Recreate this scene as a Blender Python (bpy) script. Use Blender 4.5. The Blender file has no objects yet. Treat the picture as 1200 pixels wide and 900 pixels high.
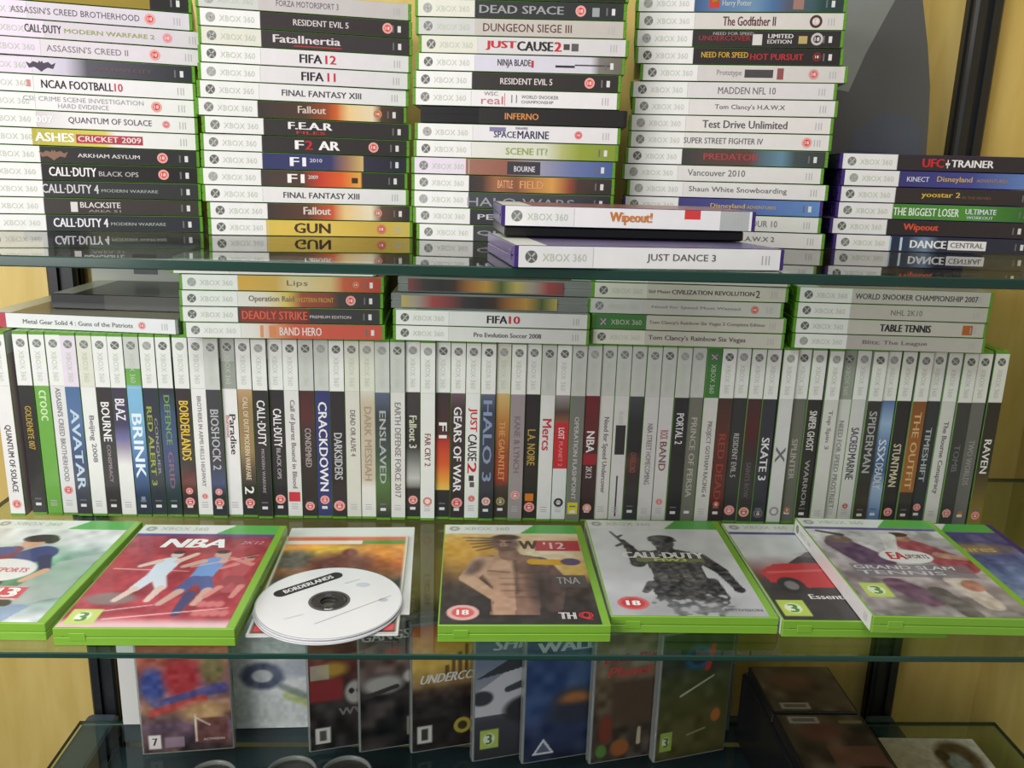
import bpy, math, random
import numpy as np
from mathutils import Matrix

# ------------------------------------------------------------------ camera, world, lamps, exposure
C = bpy.context.scene
COL = C.collection
MM = 0.001
F_PX, PITCH, YAW, ROLL = 1022.62, math.radians(14.708), math.radians(2.524), math.radians(1.667)


def camera_axes():
    fw = np.array([math.sin(YAW) * math.cos(PITCH), math.cos(YAW) * math.cos(PITCH), -math.sin(PITCH)])
    r = np.array([math.cos(YAW), -math.sin(YAW), 0.0])
    d = np.cross(fw, r)
    R = math.cos(ROLL) * r - math.sin(ROLL) * d
    D = math.sin(ROLL) * r + math.cos(ROLL) * d
    return R, D, fw


AX_R, AX_D, AX_F = camera_axes()


def at(u, v, z=None, y=None):
    """point (mm) of the cabinet seen at a photo pixel, on a height z or a depth y"""
    d = AX_F + ((u - 600) / F_PX) * AX_R + ((v - 450) / F_PX) * AX_D
    t = z / d[2] if z is not None else y / d[1]
    return d * t


cam_data = bpy.data.cameras.new('camera')
cam = bpy.data.objects.new('camera', cam_data)
COL.objects.link(cam)
cam_data.sensor_fit = 'HORIZONTAL'
cam_data.sensor_width = 36.0
cam_data.lens = F_PX / 1200 * 36.0
cam_data.clip_start = 0.01
m = Matrix.Identity(4)
for i in range(3):
    m[i][0] = AX_R[i]
    m[i][1] = -AX_D[i]
    m[i][2] = -AX_F[i]
cam.matrix_world = m
C.camera = cam

C.view_settings.view_transform = 'Standard'
C.view_settings.look = 'None'
C.view_settings.gamma = 1
C.view_settings.use_curve_mapping = False
C.view_settings.exposure = -0.10

world = bpy.data.worlds.new('shop_light')
C.world = world
world.use_nodes = True
world.node_tree.nodes['Background'].inputs[0].default_value = (1.0, 0.98, 0.95, 1)
world.node_tree.nodes['Background'].inputs[1].default_value = 0.27


def area_lamp(name, loc, target, sx, sy, power, col):
    d = bpy.data.lights.new(name, 'AREA')
    d.shape = 'RECTANGLE'
    d.size, d.size_y = sx, sy
    d.energy = power
    d.color = col
    o = bpy.data.objects.new(name, d)
    COL.objects.link(o)
    o.location = loc
    v = np.array(target) - np.array(loc)
    from mathutils import Vector
    o.rotation_euler = Vector(v).to_track_quat('-Z', 'Y').to_euler()
    return o


area_lamp('front_left_fill', (-1.0, -0.22, 0.16), (-0.42, 0.85, -0.36), 0.9, 0.8, 18.5, (1.0, 0.98, 0.975))  # area lamp added at the front left to brighten spines and back wall
area_lamp('ceiling_light', (-0.25, 0.15, 1.25), (-0.15, 0.65, -0.6), 1.0, 0.4, 19, (1.0, 0.98, 0.95))

# ------------------------------------------------------------------ colour and material helpers
random.seed(7)


def lin(c):
    out = []
    for x in c[:3]:
        x = x / 255.0
        out.append(x / 12.92 if x <= 0.04045 else ((x + 0.055) / 1.055) ** 2.4)
    return (out[0], out[1], out[2], 1.0)


def lin_arr(a):
    a = np.clip(a, 0, 255) / 255.0
    return np.where(a <= 0.04045, a / 12.92, ((a + 0.055) / 1.055) ** 2.4)


def new_mat(name):
    mt = bpy.data.materials.new(name)
    mt.use_nodes = True
    return mt, mt.node_tree, mt.node_tree.nodes['Principled BSDF']


def plastic(name, col, rough=0.3, var=0.12, scale=60, coat=0.2, spec=0.5, trans=0.0):
    mt, nt, b = new_mat(name)
    tc = nt.nodes.new('ShaderNodeTexCoord')
    nz = nt.nodes.new('ShaderNodeTexNoise')
    nz.inputs['Scale'].default_value = scale
    nt.links.new(tc.outputs['Object'], nz.inputs['Vector'])
    rp = nt.nodes.new('ShaderNodeMapRange')
    rp.inputs['To Min'].default_value = 1 - var
    rp.inputs['To Max'].default_value = 1 + var
    nt.links.new(nz.outputs['Fac'], rp.inputs['Value'])
    hs = nt.nodes.new('ShaderNodeHueSaturation')
    hs.inputs['Color'].default_value = lin(col)
    nt.links.new(rp.outputs['Result'], hs.inputs['Value'])
    nt.links.new(hs.outputs['Color'], b.inputs['Base Color'])
    b.inputs['Roughness'].default_value = rough
    b.inputs['Coat Weight'].default_value = coat
    b.inputs['Coat Roughness'].default_value = 0.12
    b.inputs['Specular IOR Level'].default_value = spec
    b.inputs['Transmission Weight'].default_value = trans
    return mt


def printed(name, rough=0.4, coat=0.25):
    mt, nt, b = new_mat(name)
    at_ = nt.nodes.new('ShaderNodeAttribute')
    at_.attribute_name = 'Col'
    tc = nt.nodes.new('ShaderNodeTexCoord')
    nz = nt.nodes.new('ShaderNodeTexNoise')
    nz.inputs['Scale'].default_value = 90
    nt.links.new(tc.outputs['Object'], nz.inputs['Vector'])
    rp = nt.nodes.new('ShaderNodeMapRange')
    rp.inputs['To Min'].default_value = 0.95
    rp.inputs['To Max'].default_value = 1.05
    nt.links.new(nz.outputs['Fac'], rp.inputs['Value'])
    hs = nt.nodes.new('ShaderNodeHueSaturation')
    nt.links.new(at_.outputs['Color'], hs.inputs['Color'])
    nt.links.new(rp.outputs['Result'], hs.inputs['Value'])
    nt.links.new(hs.outputs['Color'], b.inputs['Base Color'])
    b.inputs['Roughness'].default_value = rough
    b.inputs['Coat Weight'].default_value = coat
    b.inputs['Coat Roughness'].default_value = 0.1
    return mt


def see_through(name, tint, f0=0.04, gain=1.0, haze=0.0, hazecol=(200, 205, 205), rough=0.02):
    """thin clear sheet: what lies behind shows through, reflections grow at grazing angles"""
    mt = bpy.data.materials.new(name)
    mt.use_nodes = True
    nt = mt.node_tree
    nt.nodes.clear()
    out = nt.nodes.new('ShaderNodeOutputMaterial')
    ge = nt.nodes.new('ShaderNodeNewGeometry')
    dp = nt.nodes.new('ShaderNodeVectorMath')
    dp.operation = 'DOT_PRODUCT'
    nt.links.new(ge.outputs['Normal'], dp.inputs[0])
    nt.links.new(ge.outputs['Incoming'], dp.inputs[1])

    def math_(op, a, b=None):
        n = nt.nodes.new('ShaderNodeMath')
        n.operation = op
        for i, x in enumerate((a, b)):
            if x is None:
                continue
            if isinstance(x, (int, float)):
                n.inputs[i].default_value = x
            else:
                nt.links.new(x, n.inputs[i])
        return n.outputs[0]
    c = math_('ABSOLUTE', dp.outputs['Value'])
    s = math_('POWER', math_('SUBTRACT', 1.0, c), 5.0)
    fac = math_('MULTIPLY', math_('ADD', math_('MULTIPLY', s, 1 - f0), f0), gain)
    tr = nt.nodes.new('ShaderNodeBsdfTransparent')
    tr.inputs[0].default_value = lin(tint)
    base = tr.outputs[0]
    if haze > 0:
        df = nt.nodes.new('ShaderNodeBsdfDiffuse')
        df.inputs[0].default_value = lin(hazecol)
        mx0 = nt.nodes.new('ShaderNodeMixShader')
        mx0.inputs[0].default_value = haze
        nt.links.new(base, mx0.inputs[1])
        nt.links.new(df.outputs[0], mx0.inputs[2])
        base = mx0.outputs[0]
    gl = nt.nodes.new('ShaderNodeBsdfGlossy')
    gl.inputs['Roughness'].default_value = rough
    mx = nt.nodes.new('ShaderNodeMixShader')
    nt.links.new(fac, mx.inputs[0])
    nt.links.new(base, mx.inputs[1])
    nt.links.new(gl.outputs[0], mx.inputs[2])
    nt.links.new(mx.outputs[0], out.inputs[0])
    return mt


def laminate(name, c0, c1):
    mt, nt, b = new_mat(name)
    tc = nt.nodes.new('ShaderNodeTexCoord')
    mp = nt.nodes.new('ShaderNodeMapping')
    mp.inputs['Scale'].default_value = (9, 9, 1.3)
    nt.links.new(tc.outputs['Object'], mp.inputs['Vector'])
    nz = nt.nodes.new('ShaderNodeTexNoise')
    nz.inputs['Scale'].default_value = 6
    nz.inputs['Detail'].default_value = 6
    nz.inputs['Distortion'].default_value = 0.6
    nt.links.new(mp.outputs[0], nz.inputs['Vector'])
    cr = nt.nodes.new('ShaderNodeValToRGB')
    cr.color_ramp.elements[0].position = 0.32
    cr.color_ramp.elements[0].color = lin(c0)
    cr.color_ramp.elements[1].position = 0.68
    cr.color_ramp.elements[1].color = lin(c1)
    nt.links.new(nz.outputs['Fac'], cr.inputs[0])
    nt.links.new(cr.outputs[0], b.inputs['Base Color'])
    b.inputs['Roughness'].default_value = 0.45
    return mt


M = {
    'print': printed('printed_paper'),
    'g': plastic('shaded_green_case_plastic', (92, 148, 40), 0.32, 0.08),  # same plastic as the face-up cases, shade of the stacks put into the colour
    'f': plastic('lit_green_case_plastic', (124, 174, 52), 0.3, 0.06),  # lit copy of the green plastic, brighter colour for the face-up cases
    'p': plastic('purple_case_plastic', (62, 40, 112), 0.3, 0.08),
    'k': plastic('black_case_plastic', (26, 25, 28), 0.3, 0.1),
    'c': see_through('clear_case_plastic', (225, 230, 228), 0.05, 1.0, 0.35, (190, 195, 192), 0.08),
    'glass': see_through('glass_top_face', (240, 248, 244), 0.045, 0.95),
    'glassb': see_through('glass_under_face', (236, 246, 241), 0.04, 0.45),
    'glasse': plastic('glass_cut_edge', (22, 58, 48), 0.2, 0.1, 20, 0.3),
    'wood': laminate('yellow_wood_laminate', (202, 176, 98), (214, 190, 116)),
    'post': plastic('dark_anodised_metal', (28, 32, 36), 0.42, 0.15, 30, 0.0),
    'rail': plastic('slate_metal', (66, 78, 92), 0.4, 0.12, 30, 0.0),
    'deck': plastic('dark_blue_board', (58, 70, 84), 0.5, 0.12, 12, 0.0),
    'paper': plastic('white_paper', (222, 222, 220), 0.6, 0.03, 20, 0.0),
    'hub': see_through('clear_disc_hub', (150, 150, 148), 0.06, 1.0, 0.25, (120, 118, 112), 0.05),
    'silver': plastic('silver_disc_edge', (190, 192, 198), 0.2, 0.05, 30, 0.4),
}


# ------------------------------------------------------------------ mesh helpers (mm in, metres out)
def make_mesh(name, verts, faces, mats, fmat=None, ccol=None, pcol=None, smooth=False):
    me = bpy.data.meshes.new(name)
    v = np.asarray(verts, dtype=float) * MM
    me.from_pydata(v.tolist(), [], [list(f) for f in faces])
    for mt in mats:
        me.materials.append(mt)
    if fmat is not None:
        me.polygons.foreach_set('material_index', np.asarray(fmat, dtype=np.int32))
    if ccol is not None:
        a = me.color_attributes.new('Col', 'FLOAT_COLOR', 'CORNER')
        a.data.foreach_set('color', np.asarray(ccol, dtype=np.float32).ravel())
    if pcol is not None:
        a = me.color_attributes.new('Col', 'FLOAT_COLOR', 'POINT')
        a.data.foreach_set('color', np.asarray(pcol, dtype=np.float32).ravel())
    if smooth:
        me.polygons.foreach_set('use_smooth', np.ones(len(me.polygons), dtype=bool))
    me.update()
    return me


def link(name, me, parent=None):
    o = bpy.data.objects.new(name, me)
    COL.objects.link(o)
    if parent is not None:
        o.parent = parent
    return o


def tag(o, label, cat, group=None):
    if len(label.replace('-', ' ').split()) > 16 or len(label.split()) < 4:
        print('LABEL', len(label.split()), label)
    o['label'] = label
    o['category'] = cat
    if group:
        o['group'] = group
    return o


def tilted(r):
    return (Matrix.Rotation(TILT_A, 3, 'X') @ Matrix.Rotation(r, 3, 'Z')).to_euler()


def thing(name, label, cat, loc, rot=(0, 0, 0), group=None):
    o = bpy.data.objects.new(name, None)
    COL.objects.link(o)
    o.empty_display_size = 0.02
    o.location = [a * MM for a in loc]
    o.rotation_euler = rot
    return tag(o, label, cat, group)


class Shape:
    """collects bevelled boxes and other solids into one mesh"""

    def __init__(s):
        s.v, s.f = [], []

    def add(s, verts, faces):
        n = len(s.v)
        s.v += [tuple(a) for a in verts]
        s.f += [[i + n for i in f] for f in faces]
        return s

    def box(s, x0, x1, y0, y1, z0, z1, b=0.0):
        if b <= 0:
            v = [(x, y, z) for z in (z0, z1) for y in (y0, y1) for x in (x0, x1)]
            f = [(0, 2, 3, 1), (4, 5, 7, 6), (0, 1, 5, 4), (2, 6, 7, 3), (0, 4, 6, 2), (1, 3, 7, 5)]
            return s.add(v, f)
        # bevelled: three nested rings with chamfered corners
        def ring(z, i):
            a, c_, d, e = x0 + i, x1 - i, y0 + i, y1 - i
            k = b
            return [(a + k, d, z), (c_ - k, d, z), (c_, d + k, z), (c_, e - k, z), (c_ - k, e, z), (a + k, e, z), (a, e - k, z), (a, d + k, z)]
        rings = [ring(z0, b), ring(z0 + b, 0), ring(z1 - b, 0), ring(z1, b)]
        v = [p for r in rings for p in r]
        f = [list(range(7, -1, -1)), [24 + i for i in range(8)]]
        for k in range(3):
            for i in range(8):
                j = (i + 1) % 8
                f.append([k * 8 + i, k * 8 + j, k * 8 + 8 + j, k * 8 + 8 + i])
        return s.add(v, f)

    def prism(s, pts, z0, z1):
        n = len(pts)
        v = [(x, y, z0) for x, y in pts] + [(x, y, z1) for x, y in pts]
        f = [list(range(n - 1, -1, -1)), list(range(n, 2 * n))]
        for i in range(n):
            j = (i + 1) % n
            f.append([i, j, n + j, n + i])
        return s.add(v, f)

    def lathe(s, prof, n=48, cx=0, cy=0):
        """closed profile [(r,z)...] turned about z"""
        k = len(prof)
        v = []
        for i in range(n):
            a = 2 * math.pi * i / n
            for r, z in prof:
                v.append((cx + r * math.cos(a), cy + r * math.sin(a), z))
        f = []
        for i in range(n):
            i2 = (i + 1) % n
            for j in range(k):
                j2 = (j + 1) % k
                f.append([i * k + j, i2 * k + j, i2 * k + j2, i * k + j2])
        return s.add(v, f)

    def mesh(s, name, mt, smooth=False):
        return make_mesh(name, s.v, s.f, [mt], smooth=smooth)


TXT = {}


def glyphs(text, bold=0.02):
    key = (text, bold)
    if key not in TXT:
        cu = bpy.data.curves.new('t', 'FONT')
        cu.body = text
        cu.size = 1.0
        cu.offset = 0.0
        cu.resolution_u = 2
        ob = bpy.data.objects.new('t', cu)
        COL.objects.link(ob)
        dg = bpy.context.evaluated_depsgraph_get()
        me = bpy.data.meshes.new_from_object(ob.evaluated_get(dg))
        v = np.array([tuple(p.co) for p in me.vertices]) if len(me.vertices) else np.zeros((0, 3))
        f = [list(p.vertices) for p in me.polygons]
        if bold > 0.004 and len(v):
            n0, sh = len(v), bold * 0.8
            v = np.vstack([v - np.array([sh, 0, 0]), v + np.array([sh, 0, 1.0])])
            f = f + [[i + n0 for i in q] for q in f]
        bpy.data.objects.remove(ob)
        bpy.data.curves.remove(cu)
        bpy.data.meshes.remove(me)
        if len(v):
            lo, hi = v.min(0), v.max(0)
            v = (v - lo) / np.maximum(hi - lo, 1e-6)
        TXT[key] = (v, f)
    return TXT[key]


def text_geo(runs, frame):
    """runs: (string, u0, u1, v0, v1, colour[, bold[, slant]]) in a print frame -> verts, faces, corner colours"""
    V, Fc, CC = [], [], []
    n = 0
    for r in runs:
        s, u0, u1, v0, v1, col = r[:6]
        bold = r[6] if len(r) > 6 else 0.02
        sl = r[7] if len(r) > 7 else 0.0
        gv, gf = glyphs(s, bold)
        if not len(gv):
            continue
        u = u0 + gv[:, 0] * (u1 - u0) + gv[:, 1] * sl
        v = v0 + gv[:, 1] * (v1 - v0)
        V.append(frame(u, v, 0.16 + 0.04 * gv[:, 2]))
        lc = lin(col)
        for f in gf:
            Fc.append([i + n for i in f])
            CC += [lc] * len(f)
        n += len(gv)
    if not V:
        return None
    return np.vstack(V), Fc, CC


def text_part(name, runs, frame, parent):
    g = text_geo(runs, frame)
    if g is None:
        return None
    return link(name, make_mesh(name, g[0], g[1], [M['print']], ccol=g[2]), parent)


def flat_polys(polys, frame, lift=0.08):
    """polys: (points[(u,v)], colour or list of corner colours) -> verts, faces, corner colours"""
    V, Fc, CC = [], [], []
    n = 0
    for k, (pts, col) in enumerate(polys):
        p = np.array(pts, dtype=float)
        V.append(frame(p[:, 0], p[:, 1], np.full(len(p), lift)))
        Fc.append([n + i for i in range(len(p))])
        n += len(p)
        if isinstance(col, list):
            CC += [lin(c) for c in col]
        else:
            CC += [lin(col)] * len(p)
    return (np.vstack(V), Fc, CC)


def circ(cx, cy, rx, ry=None, n=20):
    ry = rx if ry is None else ry
    return [(cx + rx * math.cos(2 * math.pi * i / n), cy + ry * math.sin(2 * math.pi * i / n)) for i in range(n)]


# ------------------------------------------------------------------ painted cover art (printed on paper)
class Canvas:
    def __init__(s, w, h, bg, step=1.25):
        s.w, s.h = w, h
        s.nx, s.ny = int(w / step) + 1, int(h / step) + 1
        s.U, s.V = np.meshgrid(np.linspace(0, w, s.nx), np.linspace(0, h, s.ny))
        s.C = np.zeros((s.ny, s.nx, 3)) + np.array(bg, dtype=float)
        s.rng = np.random.RandomState(5)

    def mix(s, mask, col):
        mk = np.clip(mask, 0, 1)[..., None]
        s.C = s.C * (1 - mk) + np.asarray(col, dtype=float) * mk
        return s

    def grad(s, stops, vert=True):
        t = (s.V / s.h) if vert else (s.U / s.w)
        xs = [a for a, _ in stops]
        for k in range(3):
            s.C[..., k] = np.interp(t, xs, [c[k] for _, c in stops])
        return s

    def noise(s, amp, cell, tint=(1, 1, 1), seed=1, mask=None):
        r = np.random.RandomState(seed)
        gx, gy = int(s.w / cell) + 3, int(s.h / cell) + 3
        g = r.rand(gy, gx) * 2 - 1
        x, y = s.U / cell, s.V / cell
        i, j = x.astype(int), y.astype(int)
        fx, fy = x - i, y - j
        fx, fy = fx * fx * (3 - 2 * fx), fy * fy * (3 - 2 * fy)
        n = g[j, i] * (1 - fx) * (1 - fy) + g[j, i + 1] * fx * (1 - fy) + g[j + 1, i] * (1 - fx) * fy + g[j + 1, i + 1] * fx * fy
        if mask is not None:
            n = n * np.clip(mask, 0, 1)
        s.C += amp * n[..., None] * np.array(tint)
        return s

    def m_ell(s, cx, cy, rx, ry, rot=0, soft=0.15):
        a = math.radians(rot)
        x, y = s.U - cx, s.V - cy
        p, q = x * math.cos(a) + y * math.sin(a), -x * math.sin(a) + y * math.cos(a)
        d = np.sqrt((p / rx) ** 2 + (q / ry) ** 2)
        return np.clip((1 - d) / soft + 0.5, 0, 1)

    def ell(s, cx, cy, rx, ry, col, rot=0, soft=0.15, a=1.0):
        return s.mix(s.m_ell(cx, cy, rx, ry, rot, soft) * a, col)

    def m_cap(s, x0, y0, x1, y1, r0, r1=None, soft=1.0):
        r1 = r0 if r1 is None else r1
        dx, dy = x1 - x0, y1 - y0
        t = np.clip(((s.U - x0) * dx + (s.V - y0) * dy) / max(dx * dx + dy * dy, 1e-6), 0, 1)
        d = np.hypot(s.U - x0 - t * dx, s.V - y0 - t * dy) - (r0 + (r1 - r0) * t)
        return np.clip(0.5 - d / soft, 0, 1)

    def cap(s, x0, y0, x1, y1, r0, r1, col, a=1.0, soft=1.0):
        return s.mix(s.m_cap(x0, y0, x1, y1, r0, r1, soft) * a, col)

    def m_rect(s, x0, y0, x1, y1, soft=1.0):
        d = np.minimum(np.minimum(s.U - x0, x1 - s.U), np.minimum(s.V - y0, y1 - s.V))
        return np.clip(d / soft + 0.5, 0, 1)

    def rect(s, x0, y0, x1, y1, col, a=1.0, soft=1.0):
        return s.mix(s.m_rect(x0, y0, x1, y1, soft) * a, col)

    def m_poly(s, pts):
        ins = np.zeros_like(s.U, dtype=bool)
        n = len(pts)
        for i in range(n):
            xa, ya = pts[i]
            xb, yb = pts[(i + 1) % n]
            if ya == yb:
                continue
            cross = ((ya > s.V) != (yb > s.V)) & (s.U < (xb - xa) * (s.V - ya) / (yb - ya) + xa)
            ins ^= cross
        return ins.astype(float)

    def poly(s, pts, col, a=1.0):
        return s.mix(s.m_poly(pts) * a, col)

    def mesh(s, name, frame):
        v = frame(s.U.ravel(), s.V.ravel(), np.zeros(s.U.size))
        idx = np.arange(s.nx * s.ny).reshape(s.ny, s.nx)
        f = np.stack([idx[:-1, :-1], idx[:-1, 1:], idx[1:, 1:], idx[1:, :-1]], -1).reshape(-1, 4)
        col = np.ones((s.nx * s.ny, 4))
        col[:, :3] = lin_arr(s.C.reshape(-1, 3))
        return make_mesh(name, v, f.tolist(), [M['print']], pcol=col)


# ------------------------------------------------------------------ the setting: panels, posts, rails, glass shelves
ZL, ZB = -367.3, -712.0                      # top of the middle shelf and of the bottom shelf
TILT = 0.0300                                # the top shelf dips a little towards the back
def ZU(y): return -72.8 - TILT * (y - 586)
TILT_A = -math.atan(TILT)
YF, YR = 586.0, 985.0                        # front and rear edge of the glass
XL, XR = -495.0, 700.0


def structure(name, sh, mt):
    o = link(name, sh.mesh(name, mt))
    o['kind'] = 'structure'
    return o


structure('wall_back', Shape().box(-918, XR + 18, 1037, 1055, -1100, 900), M['wood'])
structure('wall_left', Shape().box(-918, -900, 560, 1037, -1100, 900), M['wood'])
structure('wall_right', Shape().box(XR, XR + 18, 560, 1037, -1100, 900), M['wood'])
structure('floor', Shape().box(-918, XR + 18, -600, 1055, -1120, -1100), M['deck'])


def extruded_post(x0, x1, y0, y1, z0, z1):
    """aluminium corner profile: bevelled body with two slots down the front and side"""
    w = x1 - x0
    pts = [(x0 + 3, y0), (x0 + w * .38, y0), (x0 + w * .38, y0 + 5), (x0 + w * .62, y0 + 5), (x0 + w * .62, y0), (x1 - 3, y0), (x1, y0 + 3),
           (x1, y0 + 8), (x1 - 3, y0 + 8), (x1 - 3, y0 + 15), (x1, y0 + 15), (x1, y1), (x0, y1), (x0, y0 + 15), (x0 + 3, y0 + 15), (x0 + 3, y0 + 8), (x0, y0 + 8), (x0, y0 + 3)]
    return Shape().prism(pts, z0, z1)


cab = thing('display_cabinet', 'dark metal display cabinet frame standing around the glass shelves', 'cabinet', (0, 0, 0))
link('post', extruded_post(-491, -458, 1012, 1036.5, -1099, 860).mesh('post', M['post']), cab)
link('post', extruded_post(543, 575, 1012, 1036.5, -1099, 860).mesh('post', M['post']), cab)
link('rail', Shape().box(-494.5, -455, 588, 1009, -752, -718.4, 3).mesh('rail', M['rail']), cab)
link('rail', Shape().box(535, 572, 588, 1009, -752, -718.4, 3).mesh('rail', M['rail']), cab)
link('rail', Shape().box(-448, 531, 992, 1009, -752, -718.4, 3).mesh('rail', M['rail']), cab)
for bx0 in (-482, 548):
    for zt_, tl in ((ZU(985) - 8.6, 1), (ZL - 5.4, 0)):
        link('shelf_bracket', Shape().box(bx0, bx0 + 14, 955, 1011.5, zt_ - 9, zt_ - 0.2, 1).mesh('shelf_bracket', M['post']), cab)
link('base_board', Shape().box(-454, 534, 588, 991, -770, -754, 2).mesh('base_board', M['deck']), cab)


def glass_shelf(label, y0, y1, ztop, t, tilt=False):
    b = 0.9
    zf = (lambda y: ZU(y)) if tilt else (lambda y: ztop)
    v, f, fm = [], [], []
    xs = (XL + 0.5, XR - 0.5)
    prof = [(y0, -t + b), (y0, -b), (y0 + b, 0), (y1 - b, 0), (y1, -b), (y1, -t + b), (y1 - b, -t), (y0 + b, -t)]
    for x in xs:
        for y, dz in prof:
            v.append((x, y, zf(y) + dz))
    n = len(prof)
    for i in range(n):
        j = (i + 1) % n
        f.append([i, j, n + j, n + i][::-1])
        fm.append(0 if i == 2 else 1 if i == 6 else 2)
    f.append(list(range(n)))
    f.append(list(range(2 * n - 1, n - 1, -1)))
    fm += [2, 2]
    o = link('glass_shelf', make_mesh('glass_shelf', v, f, [M['glass'], M['glassb'], M['glasse']], fm))
    return tag(o, label, 'shelf', 'glass shelves of the cabinet')


glass_shelf('topmost green-edged glass shelf carrying the five tall stacks of cases', YF, YR, 0, 7.5, True)
glass_shelf('middle green-edged glass shelf carrying the upright row and face-up cases', YF + 2, YR, ZL, 5.0)
glass_shelf('lowest glass shelf carrying the small standing covers', YF + 2, YR, ZB, 6.0)

# ------------------------------------------------------------------ game case builder
CL, CD, CT = 190.0, 135.0, 14.6              # long side (spine), depth, thickness
SPW = 184.0                                  # printed spine
LABEL_END = 51.0


def shell_shape(L, D, T):
    s = Shape()
    h = L / 2
    s.box(-h, h, 0, D, 0, T / 2 - 0.3, 0.5)                 # lower half
    s.box(-h, h, 0, D, T / 2 + 0.3, T, 0.5)                 # upper half
    s.box(-h + 1.0, h - 1.0, 1.2, D - 1.0, T / 2 - 1.2, T / 2 + 1.2)   # seam core
    s.box(-h + 0.3, h - 0.3, 0.15, 6.5, 1.0, T - 1.0)        # spine hinge closes the seam
    s.box(-14, 14, D - 2.0, D + 0.5, T / 2 - 1.6, T / 2 + 1.6, 0.4)    # finger latch
    s.box(-h - 0.35, -h + 1, 12, 24, T / 2 - 3.2, T / 2 + 3.2, 0.3)    # hinge pads
    s.box(h - 1, h + 0.35, 12, 24, T / 2 - 3.2, T / 2 + 3.2, 0.3)
    return s


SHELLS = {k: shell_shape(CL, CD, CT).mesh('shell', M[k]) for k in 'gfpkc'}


def f_spine(u, v, d):      # u along the spine 0..183, v across 0..13.4 ; faces -y
    return np.stack([u - SPW / 2, -0.14 - d, v + 0.25], -1)


def f_front(u, v, d):      # cover: u from spine, v from the bottom edge ; faces +z
    return np.stack([93.6 - v, 1.2 + u, CT + 0.12 + d], -1)


def f_back(u, v, d):
    return np.stack([-93.6 + v, 1.2 + u, -0.12 - d], -1)


COVER_W, COVER_H, SPH = 127.0, 187.2, 14.1

# the console mark shared by every spine: grey ball with a cut cross, and the platform wording
def console_mark(tone):
    ball = tone
    polys = [(circ(8.5, SPH / 2, 4.1, 4.1), ball)]
    v, f, cc = flat_polys(polys, f_spine, 0.10)
    x = [([(5.6, 4.0), (6.6, 3.4), (11.4, 9.0), (10.6, 9.9)], (178, 180, 172)), ([(5.6, 9.6), (10.9, 3.6), (11.4, 4.4), (6.4, 10.0)], (166, 168, 160))]
    v2, f2, c2 = flat_polys(x, f_spine, 0.14)
    n = len(v)
    g = text_geo([('XBOX 360', 16, 46, 4.3, 9.2, (190, 197, 180), 0.0)], f_spine)
    V = np.vstack([v, v2, g[0]])
    Fc = f + [[i + n for i in q] for q in f2] + [[i + n + len(v2) for i in q] for q in g[1]]
    return make_mesh('console_mark', V, Fc, [M['print']], ccol=cc + c2 + g[2])


MARKS = {0: console_mark((96, 98, 94)), 1: console_mark((122, 124, 120)), 2: console_mark((156, 158, 152))}


def badge_mesh(u, r=4.7, outer=(224, 158, 152), inner=(203, 66, 66)):
    v, f, cc = flat_polys([(circ(u, SPH / 2, r), outer)], f_spine, 0.10)
    v2, f2, c2 = flat_polys([(circ(u, SPH / 2, r * 0.62), inner)], f_spine, 0.13)
    g = text_geo([('18', u - r * .4, u + r * .4, SPH / 2 - r * .32, SPH / 2 + r * .32, (240, 225, 220), 0.02)], f_spine)
    n = len(v)
    return make_mesh('age_rating_badge', np.vstack([v, v2, g[0]]), f + [[i + n for i in q] for q in f2] + [[i + n + len(v2) for i in q] for q in g[1]], [M['print']], ccol=cc + c2 + g[2])


def lum(c):
    return 0.3 * c[0] + 0.59 * c[1] + 0.11 * c[2]


def sleeve_mesh(stops, label, front, blocks=(), tick=True, plain=False):
    """paper insert: spine with colour stops [(mm, colour)...] after the label band, front and back cover faces"""
    V, Fc, CC = [], [], []

    def quad(frame, u0, u1, v0, v1, c0, c1, lift=0.0):
        n = len(V)
        P = frame(np.array([u0, u1, u1, u0]), np.array([v0, v0, v1, v1]), np.full(4, lift))
        V.extend(P.tolist())
        Fc.append([n, n + 1, n + 2, n + 3])
        CC.extend([lin(c0), lin(c1), lin(c1), lin(c0)])
    if not plain:
        lc = {'w': (226, 225, 223), 'b': (214, 213, 200), 'y': (196, 197, 193), 'g': (62, 118, 58), 'l': (220, 208, 222), 'd': (150, 154, 146)}[label]
        quad(f_spine, 0, LABEL_END, 0, SPH, lc, lc)
        quad(f_spine, LABEL_END - 0.5, LABEL_END, 0.6, SPH - 0.6, (188, 190, 184), (188, 190, 184), 0.04)
    for (a, c0), (b, c1) in zip(stops[:-1], stops[1:]):
        if b > a:
            quad(f_spine, a, b, 0, SPH, c0, c1, 0.02 if a < LABEL_END and not plain else 0.0)
    for (u0, u1, v0, v1, c) in blocks:
        quad(f_spine, u0, u1, v0, v1, c, c, 0.05)
    if tick:
        end = stops[-1][1]
        if lum(end) < 130:
            quad(f_spine, 173.5, 176.5, 4, 9.5, (214, 214, 212), (214, 214, 212), 0.06)
            quad(f_spine, 168.5, 170, 3.5, 10, (104, 104, 106), (104, 104, 106), 0.06)
        else:
            for u in (170.5, 173.2, 175.4):
                quad(f_spine, u, u + 0.9, 3.4, 9.8, (176, 174, 174), (176, 174, 174), 0.06)
    if front is not None:
        quad(f_front, 0, COVER_W, 0, COVER_H - 21, front, front)
        quad(f_front, 0, COVER_W, COVER_H - 21, COVER_H, (216, 217, 212), (190, 205, 180))
    quad(f_back, 0, COVER_W, 0, COVER_H, (120, 120, 122), (150, 150, 150))
    return make_mesh('sleeve', V, Fc, [M['print']], ccol=CC)


WHITE, BLACK = (226, 223, 222), (34, 31, 32)
GREY_T, DARK_T = (128, 126, 130), (58, 55, 58)


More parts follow.
